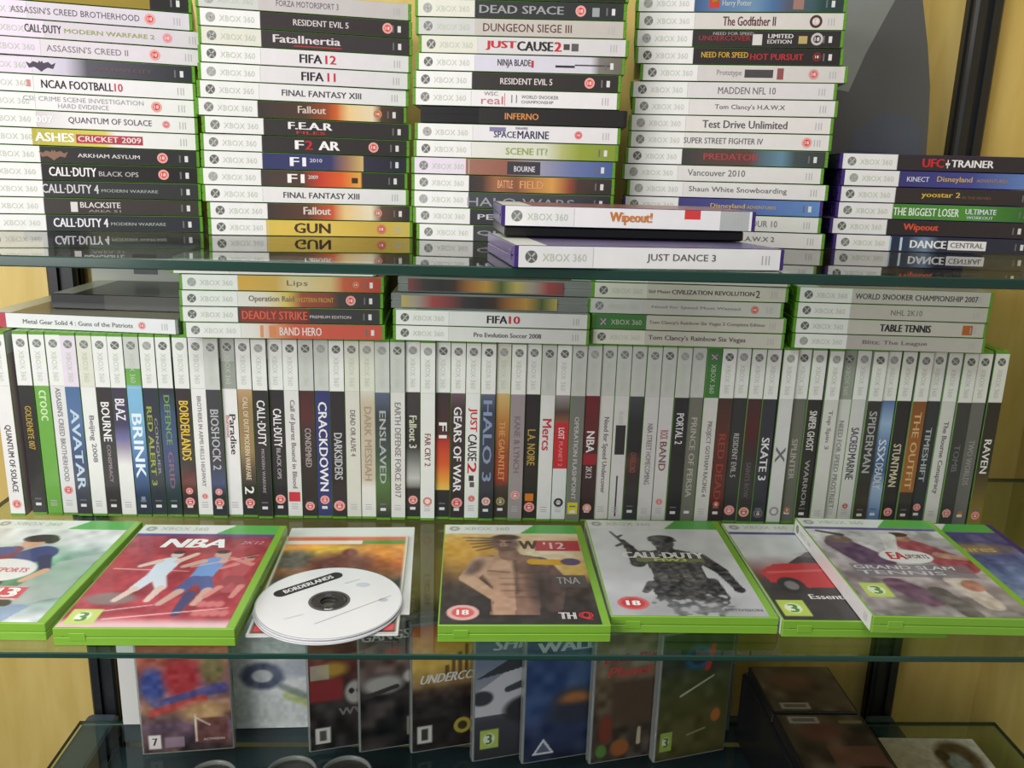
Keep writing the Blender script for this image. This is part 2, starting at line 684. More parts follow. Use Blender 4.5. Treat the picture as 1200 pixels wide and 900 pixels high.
def build_case(name, label, cat, group, loc, rot, stops, texts, badges=(), lab='w', shell='g', front=None, blocks=(), mark=None, tick=True, plain=False, emblem=None):
    root = thing(name, label, cat, loc, rot, group)
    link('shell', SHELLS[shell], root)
    if front is None:
        base = np.array(stops[len(stops) // 2][1], dtype=float)
        front = tuple(base * 0.6 + np.array([random.uniform(10, 70) for _ in range(3)]))
    sl = link('sleeve', sleeve_mesh(stops, lab, front, blocks, tick, plain), root)
    if not plain:
        link('console_mark', MARKS[random.choice([0, 1, 1, 2]) if mark is None else mark], sl)
    text_part('title', texts, f_spine, sl)
    if emblem:
        v, f, cc = flat_polys(emblem, f_spine, 0.12)
        link('emblem', make_mesh('emblem', v, f, [M['print']], ccol=cc), sl)
    for b in badges:
        if isinstance(b, tuple):
            link('age_rating_badge', badge_mesh(*b), sl)
        else:
            link('age_rating_badge', badge_mesh(b), sl)
    return root


ORD = ['zeroth', 'first', 'second', 'third', 'fourth', 'fifth', 'sixth', 'seventh', 'eighth', 'ninth', 'tenth', 'eleventh', 'twelfth', 'thirteenth', 'fourteenth', 'fifteenth', 'sixteenth', 'seventeenth', 'eighteenth', 'nineteenth', 'twentieth']
for t in ('twenty', 'thirty'):
    ORD += [t + '-' + o for o in ORD[1:10]] + ([t[:-1] + 'ieth'] if False else [])
    if t == 'twenty':
        ORD.append('thirtieth')


def solid(c):
    return [(LABEL_END, c), (SPW, c)]


def dark(c):
    return isinstance(c, tuple) and lum(c) < 120


PITCH_Z = 15.25


def tall_stack(where, group, x, y, rot_deg, z0, tilt, conv, left_bottom, left_top, rows, n_base=0):
    """rows top to bottom: dict(l=left X, bg=colour|stops in X, t=[(string,X0,X1,colour,h[,dv])], b=[X...], ...); conv=(offset,scale X/px, px/mm)"""
    off, kx, pm = conv
    n = len(rows)
    r = math.radians(rot_deg)
    for i, row in enumerate(rows):
        k = n - 1 - i
        lx = left_top + (left_bottom - left_top) * i / max(n - 1, 1)
        l = row.get('l', lx)
        jit = (l - lx) / kx / pm

        def mmx(X):
            return min(max((X - l) / kx / pm, 0), SPW)
        bg = row['bg']
        stops = solid(bg) if isinstance(bg, tuple) else [(LABEL_END if q == 0 else SPW if q == len(bg) - 1 else mmx(X), c) for q, (X, c) in enumerate(bg)]
        texts = []
        for t in row.get('t', []):
            s, X0, X1, col, h = t[:5]
            dv = t[5] if len(t) > 5 else 0
            bold = t[6] if len(t) > 6 else 0.02
            texts.append((s, mmx(X0), mmx(X1), SPH / 2 - h / 2 + dv, SPH / 2 + h / 2 + dv, col, bold))
        blocks = [(mmx(a), mmx(b), c_, d_, col) for a, b, c_, d_, col in row.get('k', [])]
        bad = [(mmx(q[0]),) + tuple(q[1:]) if isinstance(q, tuple) else mmx(q) for q in row.get('b', [])]
        wz = k * PITCH_Z + 0.4
        px, py = x + jit * math.cos(r), y + jit * math.sin(r) + row.get('dy', 0)
        pz = z0 + wz + (ZU(py) - ZU(y) if tilt else 0)
        py += wz * TILT if tilt else 0
        turn = r + math.radians(row.get('rz', random.uniform(-0.6, 0.6)))
        place = ('topmost' if i == 0 else 'lowest' if i == n - 1 else ORD[i + 1] + ' down') + ' in ' + where
        build_case('game_case', row['look'] + ', ' + place, 'game case', group, (px, py, pz), tilted(turn) if tilt else (0, 0, turn), stops, texts, bad,
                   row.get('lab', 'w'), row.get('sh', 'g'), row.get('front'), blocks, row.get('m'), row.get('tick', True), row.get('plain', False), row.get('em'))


W, K = WHITE, BLACK
RED, GRN, GOLD, ORANGE = (196, 44, 52), (112, 158, 60), (186, 158, 66), (206, 100, 40)
LIL = (214, 206, 216)
GREYT = (120, 118, 122)
G_UP = 'cases stacked on the top shelf'



def winged(cx, w, col):
    h = w / 2
    top = [(-h, 3), (-h * .72, 1.2), (-h * .5, 3.4), (-h * .18, 2.2), (-1, 4.2), (0, 2.6), (1, 4.2), (h * .18, 2.2), (h * .5, 3.4), (h * .72, 1.2), (h, 3)]
    low = [(h * .8, -2.4), (h * .45, -1.4), (h * .2, -3.2), (0, -5.2), (-h * .2, -3.2), (-h * .45, -1.4), (-h * .8, -2.4)]
    return [([(cx + x, SPH / 2 + y) for x, y in top + low][::-1], col)]


# stack one (left end)
rowsA = [
    dict(bg=[(0, (150, 128, 40)), (885, (140, 120, 42)), (886, K), (1075, K)], t=[('RISEN', 250, 520, (90, 76, 26), 4)], look='mustard-spined game case'),
    dict(bg=(208, 200, 210), lab='l', t=[("ASSASSIN'S CREED BROTHERHOOD", 115, 825, (92, 86, 96), 5.4, 0, 0.0)], b=[885], look='lilac-white game case with long grey title'),
    dict(bg=(206, 198, 206), lab='l', l=-55, t=[('CALL·DUTY', 185, 385, (40, 38, 42), 6.6, 0.4, 0.03), ('MODERN WARFARE 2', 400, 910, (150, 160, 96), 3.8)], b=[(985, 4.2, (220, 150, 160), (214, 120, 130))], look='pale game case with black and green lettering'),
    dict(bg=(214, 206, 212), lab='l', l=-80, t=[("ASSASSIN'S CREED II", 300, 755, (122, 116, 124), 5.4, 0, 0.0)], b=[910], look='pale game case with spaced grey title'),
    dict(bg=[(0, LIL), (400, (196, 190, 206)), (520, (84, 82, 92)), (1075, (40, 40, 46))], lab='l', t=[('ARKHAM CITY', 560, 890, (104, 80, 84), 3.2)], em=winged(58, 24, (72, 62, 80)), look='white-to-black game case with winged emblem'),
    dict(bg=(226, 222, 224), t=[('NCAA FOOTBALL', 262, 665, K, 7, 0, 0.03), ('10', 672, 720, (190, 70, 80), 7, 0, 0.03)], k=[(180, 205, 4, 10, (208, 128, 128))], look='white game case with black title, red numerals'),
    dict(bg=W, t=[('CSI: CRIME SCENE INVESTIGATION', 160, 840, (150, 152, 160), 4.0, 2.6, 0.0), ('HARD EVIDENCE', 350, 635, (150, 152, 160), 4.0, -3, 0.0)], b=[915], look='white game case with two thin grey lines'),
    dict(bg=[(0, (206, 198, 202)), (420, W), (1075, W)], t=[('007', 225, 320, (238, 236, 236), 6), ('QUANTUM OF SOLACE', 405, 885, (84, 80, 90), 6.2, 0, 0.01)], b=[(970, 3.4, (220, 150, 150), (208, 80, 90))], look='white game case with widely set dark capitals'),
    dict(bg=[(135, (150, 146, 52)), (200, (176, 166, 60)), (610, (206, 196, 96)), (680, W), (1075, W)], t=[('ASHES', 215, 435, (244, 242, 238), 7.6, 0, 0.04), ('CRICKET 2009', 455, 820, (232, 216, 216), 5, -0.4)], k=[(445, 830, 2.6, 10.4, (172, 58, 70))], look='yellow-green game case with red lettering block'),
    dict(bg=(44, 42, 44), b=[945], t=[('ARKHAM ASYLUM', 450, 810, (206, 202, 200), 3.4)], em=winged(62, 24, (132, 100, 80)), look='black game case with brown winged emblem'),
    dict(bg=K, t=[('CALL·DUTY', 285, 555, (228, 226, 224), 8, 0.4, 0.04), ('BLACK OPS', 568, 800, (172, 168, 166), 4.4, -0.6)], b=[950], look='black game case with white lettering and pink badge'),
    dict(bg=(48, 47, 50), t=[('CALL·DUTY 4', 240, 565, (200, 198, 198), 8, 0.4, 0.03), ('MODERN WARFARE', 580, 915, (150, 164, 150), 2.8, -0.6)], look='charcoal game case with grey-white lettering'),
    dict(bg=(58, 52, 50), l=-100, t=[('BLACKSITE', 455, 690, (216, 210, 208), 5.2, 1.4), ('AREA 51', 500, 690, (150, 140, 138), 2.2, -4)], k=[(400, 440, 2, 11, (210, 206, 204))], look='brown-black game case with small white emblem'),
    dict(bg=(46, 46, 54), t=[('CALL·DUTY 4', 298, 615, (222, 222, 224), 8, 0.4, 0.04), ('MODERN WARFARE', 630, 960, (150, 168, 150), 2.8, -0.4)], look='blue-black game case with bold white lettering'),
]
tall_stack('the first tall stack', G_UP, -356.7, 839.8, 16.0, ZU(839.8), True, (0, 5, 1.37), -92, -150, rowsA)

rowsB = [
    dict(l=30, bg=(190, 184, 182), lab='y', t=[('FORZA MOTORSPORT 3', 432, 765, (104, 98, 112), 5, 0, 0.0)], look='light grey game case with thin violet title'),
    dict(l=40, bg=(52, 46, 46), t=[('RESIDENT EVIL 5', 525, 825, (206, 200, 196), 5.2)], b=[1040], look='black game case, thin white title, red badge'),
    dict(l=48, bg=(56, 50, 52), lab='b', t=[('FatalInertia', 420, 785, (214, 204, 206), 6.6, 0.6, 0.03)], k=[(530, 790, 1.6, 2.6, (170, 50, 60))], look='brown-black game case with slanted white title'),
    dict(l=48, bg=(218, 214, 216), t=[('FIFA', 565, 688, K, 7.4, 0, 0.035), ('12', 705, 765, (190, 48, 66), 7.4, 0, 0.035)], look='white game case with black word and red twelve'),
    dict(l=48, bg=(216, 212, 214), t=[('FIFA', 578, 700, K, 7.4, 0, 0.035), ('11', 720, 765, (190, 48, 66), 7.4, 0, 0.035)], look='white game case with black word and red eleven'),
    dict(l=45, bg=(222, 220, 220), t=[('FINAL FANTASY XIII', 475, 912, (70, 66, 68), 5.4, 0, 0.02)], m=0, look='white game case with wide black serif-like title'),
    dict(l=38, bg=[(335, (58, 50, 48)), (600, (76, 56, 46)), (730, (150, 70, 40)), (780, (200, 98, 44)), (850, (228, 196, 140)), (980, (224, 208, 176)), (1030, (80, 60, 50)), (1140, (44, 42, 42))], t=[('Fallout', 565, 720, (206, 190, 176), 6.4, 1, 0.03)], b=[(1010, 4, (200, 130, 90), (180, 90, 60))], look='brown game case with orange and cream flash'),
    dict(l=72, bg=(50, 46, 46), t=[('F.E.A.R', 515, 760, (230, 226, 224), 6.4, 1.8, 0.05), ('FILES', 560, 720, (184, 60, 60), 2.6, -4.2)], look='black game case, white title over red line'),
    dict(l=65, bg=(48, 44, 44), t=[('F', 555, 605, (236, 232, 230), 8, 0, 0.05), ('2', 610, 655, (190, 40, 46), 8, 0, 0.05), ('AR', 685, 805, (236, 232, 230), 8, 0, 0.05)], b=[995], look='black game case with white letters and red numeral'),
    dict(l=70, bg=[(355, (50, 54, 96)), (760, (56, 58, 100)), (850, (150, 110, 90)), (940, (200, 170, 110)), (945, (50, 48, 66)), (1140, (40, 40, 52))], t=[('F1', 530, 620, (232, 230, 236), 8, 0, 0.05), ('2010', 640, 710, (200, 200, 214), 3.4, 1.6)], look='navy game case fading to gold'),
    dict(l=65, bg=[(350, (64, 56, 52)), (600, (80, 58, 52)), (700, (186, 60, 44)), (820, (214, 92, 44)), (930, (222, 160, 70)), (940, (52, 48, 50)), (1140, (44, 44, 46))], t=[('F1', 520, 615, (236, 232, 228), 8, 0, 0.05), ('2009', 635, 690, (210, 204, 200), 3.4, 1.6)], k=[(880, 915, 4, 9, (60, 46, 34))], look='black game case fading to red and orange'),
    dict(l=78, bg=(220, 218, 218), t=[('FINAL FANTASY XIII', 500, 928, (64, 60, 62), 5.4, 0, 0.02)], m=0, look='white game case with repeated wide black title'),
    dict(l=105, bg=[(390, (60, 50, 46)), (640, (92, 60, 48)), (780, (196, 84, 50)), (850, (224, 190, 130)), (1000, (226, 214, 184)), (1060, (96, 74, 62)), (1150, (48, 44, 44))], t=[('Fallout', 615, 770, (212, 200, 190), 7, 1, 0.04)], b=[(1040, 4, (200, 140, 120), (190, 110, 100))], look='brown game case with red and cream flash'),
    dict(l=112, bg=[(390, (214, 210, 200)), (410, (206, 178, 78)), (770, (214, 184, 84)), (1050, (196, 166, 74)), (1180, (206, 180, 90))], t=[('GUN', 565, 772, (62, 50, 34), 9.4, 0, 0.04)], b=[(1065, 4.6, (206, 120, 90), (196, 80, 66))], look='yellow game case with big black word'),
]
tall_stack('the second tall stack', G_UP, -157.5, 847.5, 10.7, ZU(847.5), True, (220, 4.444, 1.37), 106, 34, rowsB)

rowsC = [
    dict(l=45, bg=(30, 28, 28), lab='b', t=[], b=[985], look='black game case cut off by the top of view'),
    dict(l=40, bg=(42, 44, 46), lab='b', t=[('DEAD SPACE', 385, 860, (150, 152, 150), 6.8, 0, 0.03)], b=[955], k=[(1020, 1060, 2.5, 10, (150, 156, 156))], look='black game case with wide grey title'),
    dict(l=45, bg=(188, 182, 174), lab='y', t=[('DUNGEON SIEGE III', 410, 910, (92, 58, 48), 6.8, 0, 0.01)], look='beige-grey game case with brown title'),
    dict(l=65, bg=(206, 204, 204), lab='b', t=[('JUST', 428, 604, (190, 40, 46), 8, 0, 0.06), ('CAUSE', 606, 812, K, 8, 0, 0.06), ('2', 816, 860, (190, 40, 46), 8, 0, 0.06)], k=[(870, 905, 4.5, 9.5, (70, 66, 66)), (915, 955, 3.5, 10, (90, 86, 86))], m=0, look='white game case with heavy red and black title'),
    dict(l=52, bg=[(330, (204, 202, 214)), (1030, (204, 202, 212)), (1080, (120, 116, 110)), (1180, (104, 98, 90))], t=[('NINJA BLADE', 500, 690, (60, 54, 58), 7.4, 0, 0.03), ('1', 692, 706, (190, 50, 60), 6)], k=[(830, 940, 4.6, 6.6, (48, 46, 48)), (940, 1150, 6.4, 7.6, (64, 62, 62))], m=0, look='lilac-white game case with thin black sword'),
    dict(l=38, bg=(44, 40, 38), t=[('RESIDENT EVIL 5', 520, 818, (216, 206, 204), 5.4, 0, 0.02)], b=[1030], m=0, look='black game case with white title and pink badge'),
    dict(l=38, bg=(224, 222, 222), t=[('WSC', 430, 510, (150, 140, 146), 3.4, 4.2), ('real', 415, 540, (190, 96, 106), 7, -1.6, 0.0), ('11', 588, 620, (110, 108, 110), 7, 0, 0.0), ('WORLD SNOOKER', 645, 858, (130, 128, 130), 3, 2), ('CHAMPIONSHIP', 645, 830, (130, 128, 130), 2.6, -2.4)], k=[(548, 552, 1, 12, (186, 90, 100))], look='white game case with thin pink lower-case word'),
    dict(l=85, bg=(30, 27, 27), plain=True, sh='k', t=[('INFERNO', 555, 750, (206, 134, 66), 5.6, 0, 0.03)], tick=False, look='all-black case with small orange letters'),
    dict(l=55, bg=(220, 218, 220), t=[('WARHAMMER', 620, 692, (110, 106, 122), 2.2, 4.8), ('SPACE', 495, 625, (58, 58, 92), 5.6, -1, 0.03), ('MARINE', 632, 815, (46, 46, 76), 6.8, -0.8, 0.03)], k=[(470, 565, 8.6, 12.4, (126, 120, 156))], b=[(985, 3.6, (214, 130, 130), (204, 60, 70))], look='white game case with blue capitals and lilac wing'),
    dict(l=50, bg=[(330, (216, 216, 208)), (800, (206, 206, 190)), (900, (170, 176, 110)), (1000, (140, 154, 56)), (1140, (128, 144, 52))], t=[('SCENE IT?', 568, 812, (140, 164, 80), 6, -0.4, 0.03)], look='cream game case turning green at its end'),
    dict(l=40, bg=[(320, (170, 150, 150)), (340, (150, 104, 88)), (575, (142, 92, 76)), (780, (150, 146, 166)), (960, (104, 116, 160)), (1140, (70, 92, 148))], lab='l', t=[('BOURNE', 622, 745, (214, 212, 218), 5, -1, 0.02)], k=[(582, 775, 0.8, 12.6, (56, 52, 60))], look='brown to blue game case with dark title plate'),
    dict(l=42, bg=[(330, (44, 40, 40)), (440, (64, 46, 40)), (520, (150, 96, 66)), (640, (130, 80, 56)), (850, (206, 150, 76)), (950, (140, 70, 50)), (1000, (70, 52, 48)), (1120, (48, 44, 44))], t=[('BATTLE', 530, 620, (220, 160, 110), 7, 0, 0.03), ('FIELD', 660, 800, (210, 150, 100), 7, 0, 0.03)], look='fiery orange game case on dark ground'),
    dict(l=42, bg=[(330, (60, 62, 66)), (900, (66, 68, 74)), (1120, (44, 44, 48))], t=[('HALO WARS', 355, 985, (150, 152, 158), 8, -1.4, 0.0)], look='slate grey game case with broad pale title'),
    dict(l=55, bg=(44, 44, 48), t=[('PERFECT', 420, 800, (190, 190, 190), 5)], look='black game case half hidden by white-spined boxes'),
    dict(l=78, bg=(56, 58, 60), t=[('QUAKE', 420, 800, (150, 150, 150), 5)], look='dark grey game case half hidden by white-spined boxes'),
]
tall_stack('the third tall stack', G_UP, 35.0, 833.5, -4.0, ZU(833.5), True, (480, 4.615, 1.36), 66, 38, rowsC)

rowsD = [
    dict(l=92, bg=[(375, (56, 84, 128)), (520, (86, 120, 158)), (700, (104, 138, 166)), (800, (70, 106, 150)), (880, (80, 84, 100)), (1000, (60, 86, 92)), (1060, (34, 66, 62)), (1165, (40, 56, 54))], t=[('Harry Potter', 535, 690, (182, 186, 190), 6.4, -0.4, 0.03)], k=[(465, 522, 3, 10.4, (196, 54, 46)), (482, 512, 7, 12, (206, 176, 70)), (905, 960, 2, 12, (150, 116, 104))], look='blue game case with red and yellow square'),
    dict(l=95, bg=(206, 202, 196), t=[('The Godfather II', 540, 818, (88, 40, 36), 8, 0, 0.03)], b=[(1026, 5.6, (70, 44, 40), (196, 186, 178))], look='ivory game case with tall maroon title'),
    dict(l=85, bg=(42, 38, 38), t=[('NEED FOR SPEED', 490, 705, (160, 154, 150), 2.6, 4.4), ('UNDERCOVER', 415, 690, (150, 44, 44), 4.4, 0.4), ('LIMITED', 780, 912, (214, 208, 204), 3.6, 2.4, 0.03), ('EDITION', 778, 905, (204, 198, 194), 3.4, -2.4, 0.03)], k=[(700, 750, 1.5, 11, (206, 202, 200)), (940, 985, 3, 9.6, (180, 160, 100))], b=[(1035, 5.4, (190, 186, 184), (50, 46, 46))], look='black game case with white ring badge'),
    dict(l=90, bg=(38, 34, 34), t=[('NEED FOR SPEED', 430, 680, (196, 156, 50), 5, 1, 0.03), ('HOT PURSUIT', 690, 970, (180, 44, 44), 5.4, -0.4, 0.03)], b=[(1040, 4, (120, 36, 36), (60, 30, 30))], look='black game case with yellow and red title'),
    dict(l=118, bg=(204, 200, 196), t=[('Prototype', 515, 648, (150, 146, 144), 6.4, 0, 0.02)], k=[(664, 815, 3.4, 10.6, (72, 68, 70)), (836, 870, 2, 12, (140, 78, 78))], b=[(1028, 4.6, (206, 150, 146), (198, 84, 84))], m=0, look='off-white game case with dark bar and badge'),
    dict(l=65, bg=(212, 208, 208), t=[('MADDEN NFL 10', 525, 832, (110, 106, 108), 6.2, 0, 0.01)], look='off-white game case with plain grey capitals and numerals'),
    dict(l=75, bg=(216, 212, 210), t=["Tom Clancy's H.A.W.X".join(['', '']) and ("Tom Clancy's H.A.W.X", 510, 885, (96, 92, 94), 5.6, 0, 0.01)], look='off-white game case with small dotted title'),
    dict(l=58, bg=(218, 214, 210), t=[('Test Drive Unlimited', 445, 902, (92, 88, 88), 7, 0, 0.03)], look='off-white game case with large grey title'),
    dict(l=55, bg=(216, 214, 210), t=[('SUPER STREET FIGHTER IV', 345, 775, (104, 100, 102), 5.4, 0, 0.02)], b=[1010], look='off-white game case with red badge near its end'),
    dict(l=40, bg=[(315, (52, 54, 56)), (440, (74, 62, 58)), (700, (92, 60, 58)), (780, (84, 104, 118)), (880, (96, 132, 150)), (950, (64, 74, 76)), (1060, (54, 58, 54))], t=[('PREDATOR', 455, 755, (164, 64, 60), 6, 0.6, 0.03)], m=0, look='dark game case with red lettering and teal patch'),
    dict(l=20, bg=(214, 212, 208), t=[('Vancouver 2010', 370, 685, (108, 106, 106), 6, 0.8, 0.01)], look='white game case with dated city title'),
    dict(l=50, bg=(218, 216, 214), t=[('Shaun White Snowboarding', 378, 915, (108, 104, 106), 6.4, 0, 0.01)], look='white game case with long thin grey title'),
    dict(l=25, bg=[(300, (66, 62, 120)), (600, (70, 78, 140)), (800, (84, 112, 172)), (1060, (96, 136, 190))], sh='p', t=[('Disneyland', 500, 690, (206, 174, 90), 5.6, 0, 0.02), ('ADVENTURES', 700, 860, (196, 160, 90), 3)], look='blue game case with gold script in purple shell'),
    dict(l=20, bg=(216, 216, 210), t=[('TIGER WOODS PGA TOUR 10', 300, 870, (116, 114, 114), 6, 0, 0.01)], look='white game case with tour title partly hidden'),
    dict(l=45, bg=(218, 216, 212), t=[("Tom Clancy's H.A.W.X 2", 400, 858, (96, 92, 92), 6, 0, 0.01)], look='white game case partly hidden by the boxes'),
]
rowsD[6]['t'] = [("Tom Clancy's H.A.W.X", 510, 885, (96, 92, 94), 5.6, 0, 0.01)]
tall_stack('the fourth tall stack', G_UP, 237.3, 850.0, -9.5, ZU(850), True, (730, 4.444, 1.31), 30, 92, rowsD)

rowsE = [
    dict(l=150, bg=(48, 42, 44), sh='p', t=[('UFC', 612, 740, (196, 40, 46), 8, 0, 0.05), ('TRAINER', 780, 1025, (232, 228, 228), 6.6, 0, 0.04)], k=[(748, 772, 5.4, 7.4, (232, 228, 228)), (757, 763, 2.6, 10.4, (232, 228, 228))], look='black game case with red and white title'),
    dict(l=160, bg=[(475, (58, 54, 110)), (900, (66, 72, 140)), (1300, (104, 140, 196))], sh='p', t=[('KINECT', 525, 655, (206, 204, 216), 4.6, 0, 0.02), ('Disneyland', 700, 905, (206, 168, 84), 6.4, 0, 0.02), ('ADVENTURES', 930, 1110, (170, 130, 90), 3)], look='blue game case with gold script'),
    dict(l=142, bg=(52, 44, 42), sh='p', t=[('yoostar 2', 612, 838, (206, 170, 66), 6.4, 0.6, 0.03), ('IN THE MOVIES', 850, 1015, (120, 84, 60), 2.6, -0.8)], look='brown-black game case with yellow title'),
    dict(l=128, bg=[(430, (70, 130, 44)), (900, (76, 140, 52)), (1300, (48, 96, 40))], sh='p', t=[('THE BIGGEST LOSER', 450, 835, (226, 232, 222), 7.4, 0, 0.03), ('ULTIMATE', 870, 1050, (214, 220, 230), 5, 1.6, 0.03), ('WORKOUT', 880, 1035, (204, 210, 224), 2.8, -4)], look='bright green game case with white title'),
    dict(l=95, bg=[(400, (44, 38, 38)), (1300, (52, 42, 42))], sh='p', t=[('Wipeout', 510, 718, (206, 78, 52), 8.2, 0, 0.05)], look='black game case with orange-red badge lettering'),
    dict(l=115, bg=[(415, (70, 90, 120)), (450, (36, 46, 66)), (540, (44, 60, 84)), (640, (110, 132, 160)), (720, (40, 46, 62)), (1300, (46, 46, 58))], sh='p', t=[('DANCE', 552, 766, (232, 230, 230), 7.4, 0, 0.05), ('CENTRAL', 790, 985, (104, 100, 104), 5, 0, 0.02)], k=[(776, 1000, 2.4, 11.2, (226, 224, 222)), (492, 506, 0.5, 13, (190, 206, 220)), (430, 440, 0.5, 13, (170, 190, 210))], look='blue-black game case with white title plate'),
]
tall_stack('the purple-shelled stack', G_UP, 439.9, 836.0, -6.0, ZU(836), True, (960, 5, 1.25), 108, 156, rowsE)

# the two loose cases and the slim one between them, at the front of the top shelf
ta = TILT_A
jr = math.radians(6.8)


def boxed(zb, extra):
    return ZU(590) + zb + extra


jx, jy = 24.4 + 95 * math.cos(jr), 589 + 95 * math.sin(jr) - 11
build_case('game_case', 'white-spined purple dance game case lying at the very front of the top shelf', 'game case', 'loose cases at the front of the top shelf', (jx, jy, ZU(jy) + 0.5), tilted(jr),
           solid((232, 231, 229)), [('JUST DANCE 3', 88, 137, SPH / 2 - 3, SPH / 2 + 3, (92, 90, 92), 0.01)], (), 'w', 'p', (92, 84, 120), mark=0)
c2 = at(722, 272, y=660)
s2 = thing('slim_case', 'slim black case sandwiched between the two loose white-spined cases', 'case', (112, 664, ZU(664) + 15.7), tilted(math.radians(3)), 'loose cases at the front of the top shelf')
link('shell', Shape().box(-92, 92, 0, 126, 0, 8.0, 1.2).mesh('shell', M['k']), s2)
link('sleeve', Shape().box(-90, 90, 4, 124, 8.0, 8.2).mesh('sleeve', plastic('maroon_print', (52, 26, 34), 0.3)), s2)
build_case('game_case', 'white-spined game case with orange sticker lettering, resting on the slim black case', 'game case', 'loose cases at the front of the top shelf', (112, 650, ZU(650) + 24.4), tilted(math.radians(1.5)),
           solid((230, 229, 228)), [('Wipeout!', 77, 109, 2.2, 11.6, (200, 120, 46), 0.07)], (), 'w', 'p', (120, 70, 60),
           blocks=[(160, 182, 0, SPH, (176, 180, 178)), (133, 145, 7.5, SPH, (206, 60, 60))], mark=1)

# ------------------------------------------------------------------ short stacks lying on top of the upright row
G_MID = 'cases lying on top of the upright row'
ZT = ZL + 190.6
rows2 = [
    dict(l=10, bg=(220, 214, 214), t=[('BLAZING ANGELS', 420, 760, (150, 100, 110), 4)], look='white game case tucked under the glass'),
    dict(l=55, bg=[(335, (206, 158, 62)), (540, (196, 160, 76)), (640, (206, 190, 150)), (830, (204, 176, 120)), (900, (186, 90, 58)), (1105, (170, 60, 50))], t=[('Lips', 600, 710, (116, 94, 76), 6.4, 0, 0.0)], b=[(965, 3.2, (204, 120, 90), (176, 70, 54))], look='amber to red game case'),
    dict(l=55, bg=[(335, (220, 216, 212)), (480, (214, 206, 190)), (600, (206, 180, 90)), (680, (150, 70, 50)), (820, (130, 60, 48)), (880, (60, 54, 54)), (1100, (48, 46, 48))], t=[('Operation Raid', 400, 640, (120, 108, 96), 7, 0, 0.03), ('WESTERN FRONT', 650, 850, (190, 150, 70), 4.4)], b=[940], look='white to brown game case with pink badge'),
    dict(l=55, bg=[(335, (56, 48, 50)), (365, (120, 46, 40)), (540, (130, 50, 42)), (720, (100, 44, 40)), (730, (56, 52, 54)), (1100, (52, 50, 52))], t=[('DEADLY STRIKE', 365, 712, (206, 90, 62), 8, 0, 0.04), ('PREMIUM EDITION', 725, 945, (190, 182, 180), 2.8, -0.8)], look='dark game case with burning red title'),
    dict(l=72, bg=[(335, (220, 216, 212)), (455, (216, 206, 200)), (560, (206, 130, 96)), (640, (196, 84, 68)), (1105, (190, 80, 66))], t=[('BAND HERO', 565, 790, (222, 206, 200), 8, 0, 0.03)], k=[(462, 480, 0.8, 12.6, (206, 140, 90)), (510, 548, 0.8, 12.6, (206, 128, 84))], look='red-orange game case with pale block title'),
]
tall_stack('the amber-and-red short stack', G_MID, -182.0, 826.0, 1.8, ZT, False, (200, 4.444, 1.275), 72, 55, rows2)


# two cases turned round (opening edges to the front) above two ordinary ones
rows3 = [
    dict(l=65, bg=(216, 214, 214), t=[('FIFA', 540, 648, K, 7.4, 0, 0.04), ('10', 655, 715, (190, 48, 60), 7.4, 0, 0.04)], m=0, look='white game case, black word, red ten'),
    dict(l=66, bg=(212, 210, 208), t=[('Pro Evolution Soccer 2008', 475, 830, (76, 72, 72), 4.6, 0, 0.03)], m=0, look='off-white game case with small black title'),
]
tall_stack('the short stack under turned cases', G_MID, 15.0, 828.0, -2.0, ZT, False, (450, 4.444, 1.225), 66, 64, rows3)
for i, (dx, dy, rr) in enumerate(((-2, 5, 178.5), (4, 9, 177.2))):
    rt = math.radians(rr)
    cx, cy = 15 + dx, 828 + dy
    # the depth runs away from the turned spine, so the root stands at the rear
    px, py = cx + 135 * math.sin(rt), cy - 135 * math.cos(rt)
    root = build_case('game_case', ('lower' if i == 0 else 'upper') + ' of two turned game cases showing clear opening edges under the glass', 'game case', G_MID,
                      (px, py, ZT + (2 + i) * PITCH_Z + 0.25), (0, 0, rt), solid((60, 54, 50)), [('ARMY', 80, 120, 4, 9, (190, 180, 170))], (), 'w', 'c', (118, 100, 74))
    bits = []
    cols = [(176, 160, 90), (150, 140, 130), (150, 66, 66), (120, 60, 60), (54, 50, 50), (40, 40, 42), (60, 44, 36), (150, 100, 50), (176, 136, 64), (70, 90, 50)]
    for q in range(10):
        bits.append(([(-85 + q * 15, 1.5), (-85 + (q + 1) * 15, 1.5), (-85 + (q + 1) * 15, 13.0), (-85 + q * 15, 13.0)], [cols[(q + 3 * i) % 10], cols[(q + 1 + 3 * i) % 10], cols[(q + 1 + 3 * i) % 10], cols[(q + 3 * i) % 10]]))
    fr = lambda u, v, d: np.stack([-u, np.full_like(u, CD + 0.75) + d, v], -1)
    v, f, cc = flat_polys(bits, fr, 0.05)
    link('edge_print', make_mesh('edge_print', v, f, [M['print']], ccol=cc), root)

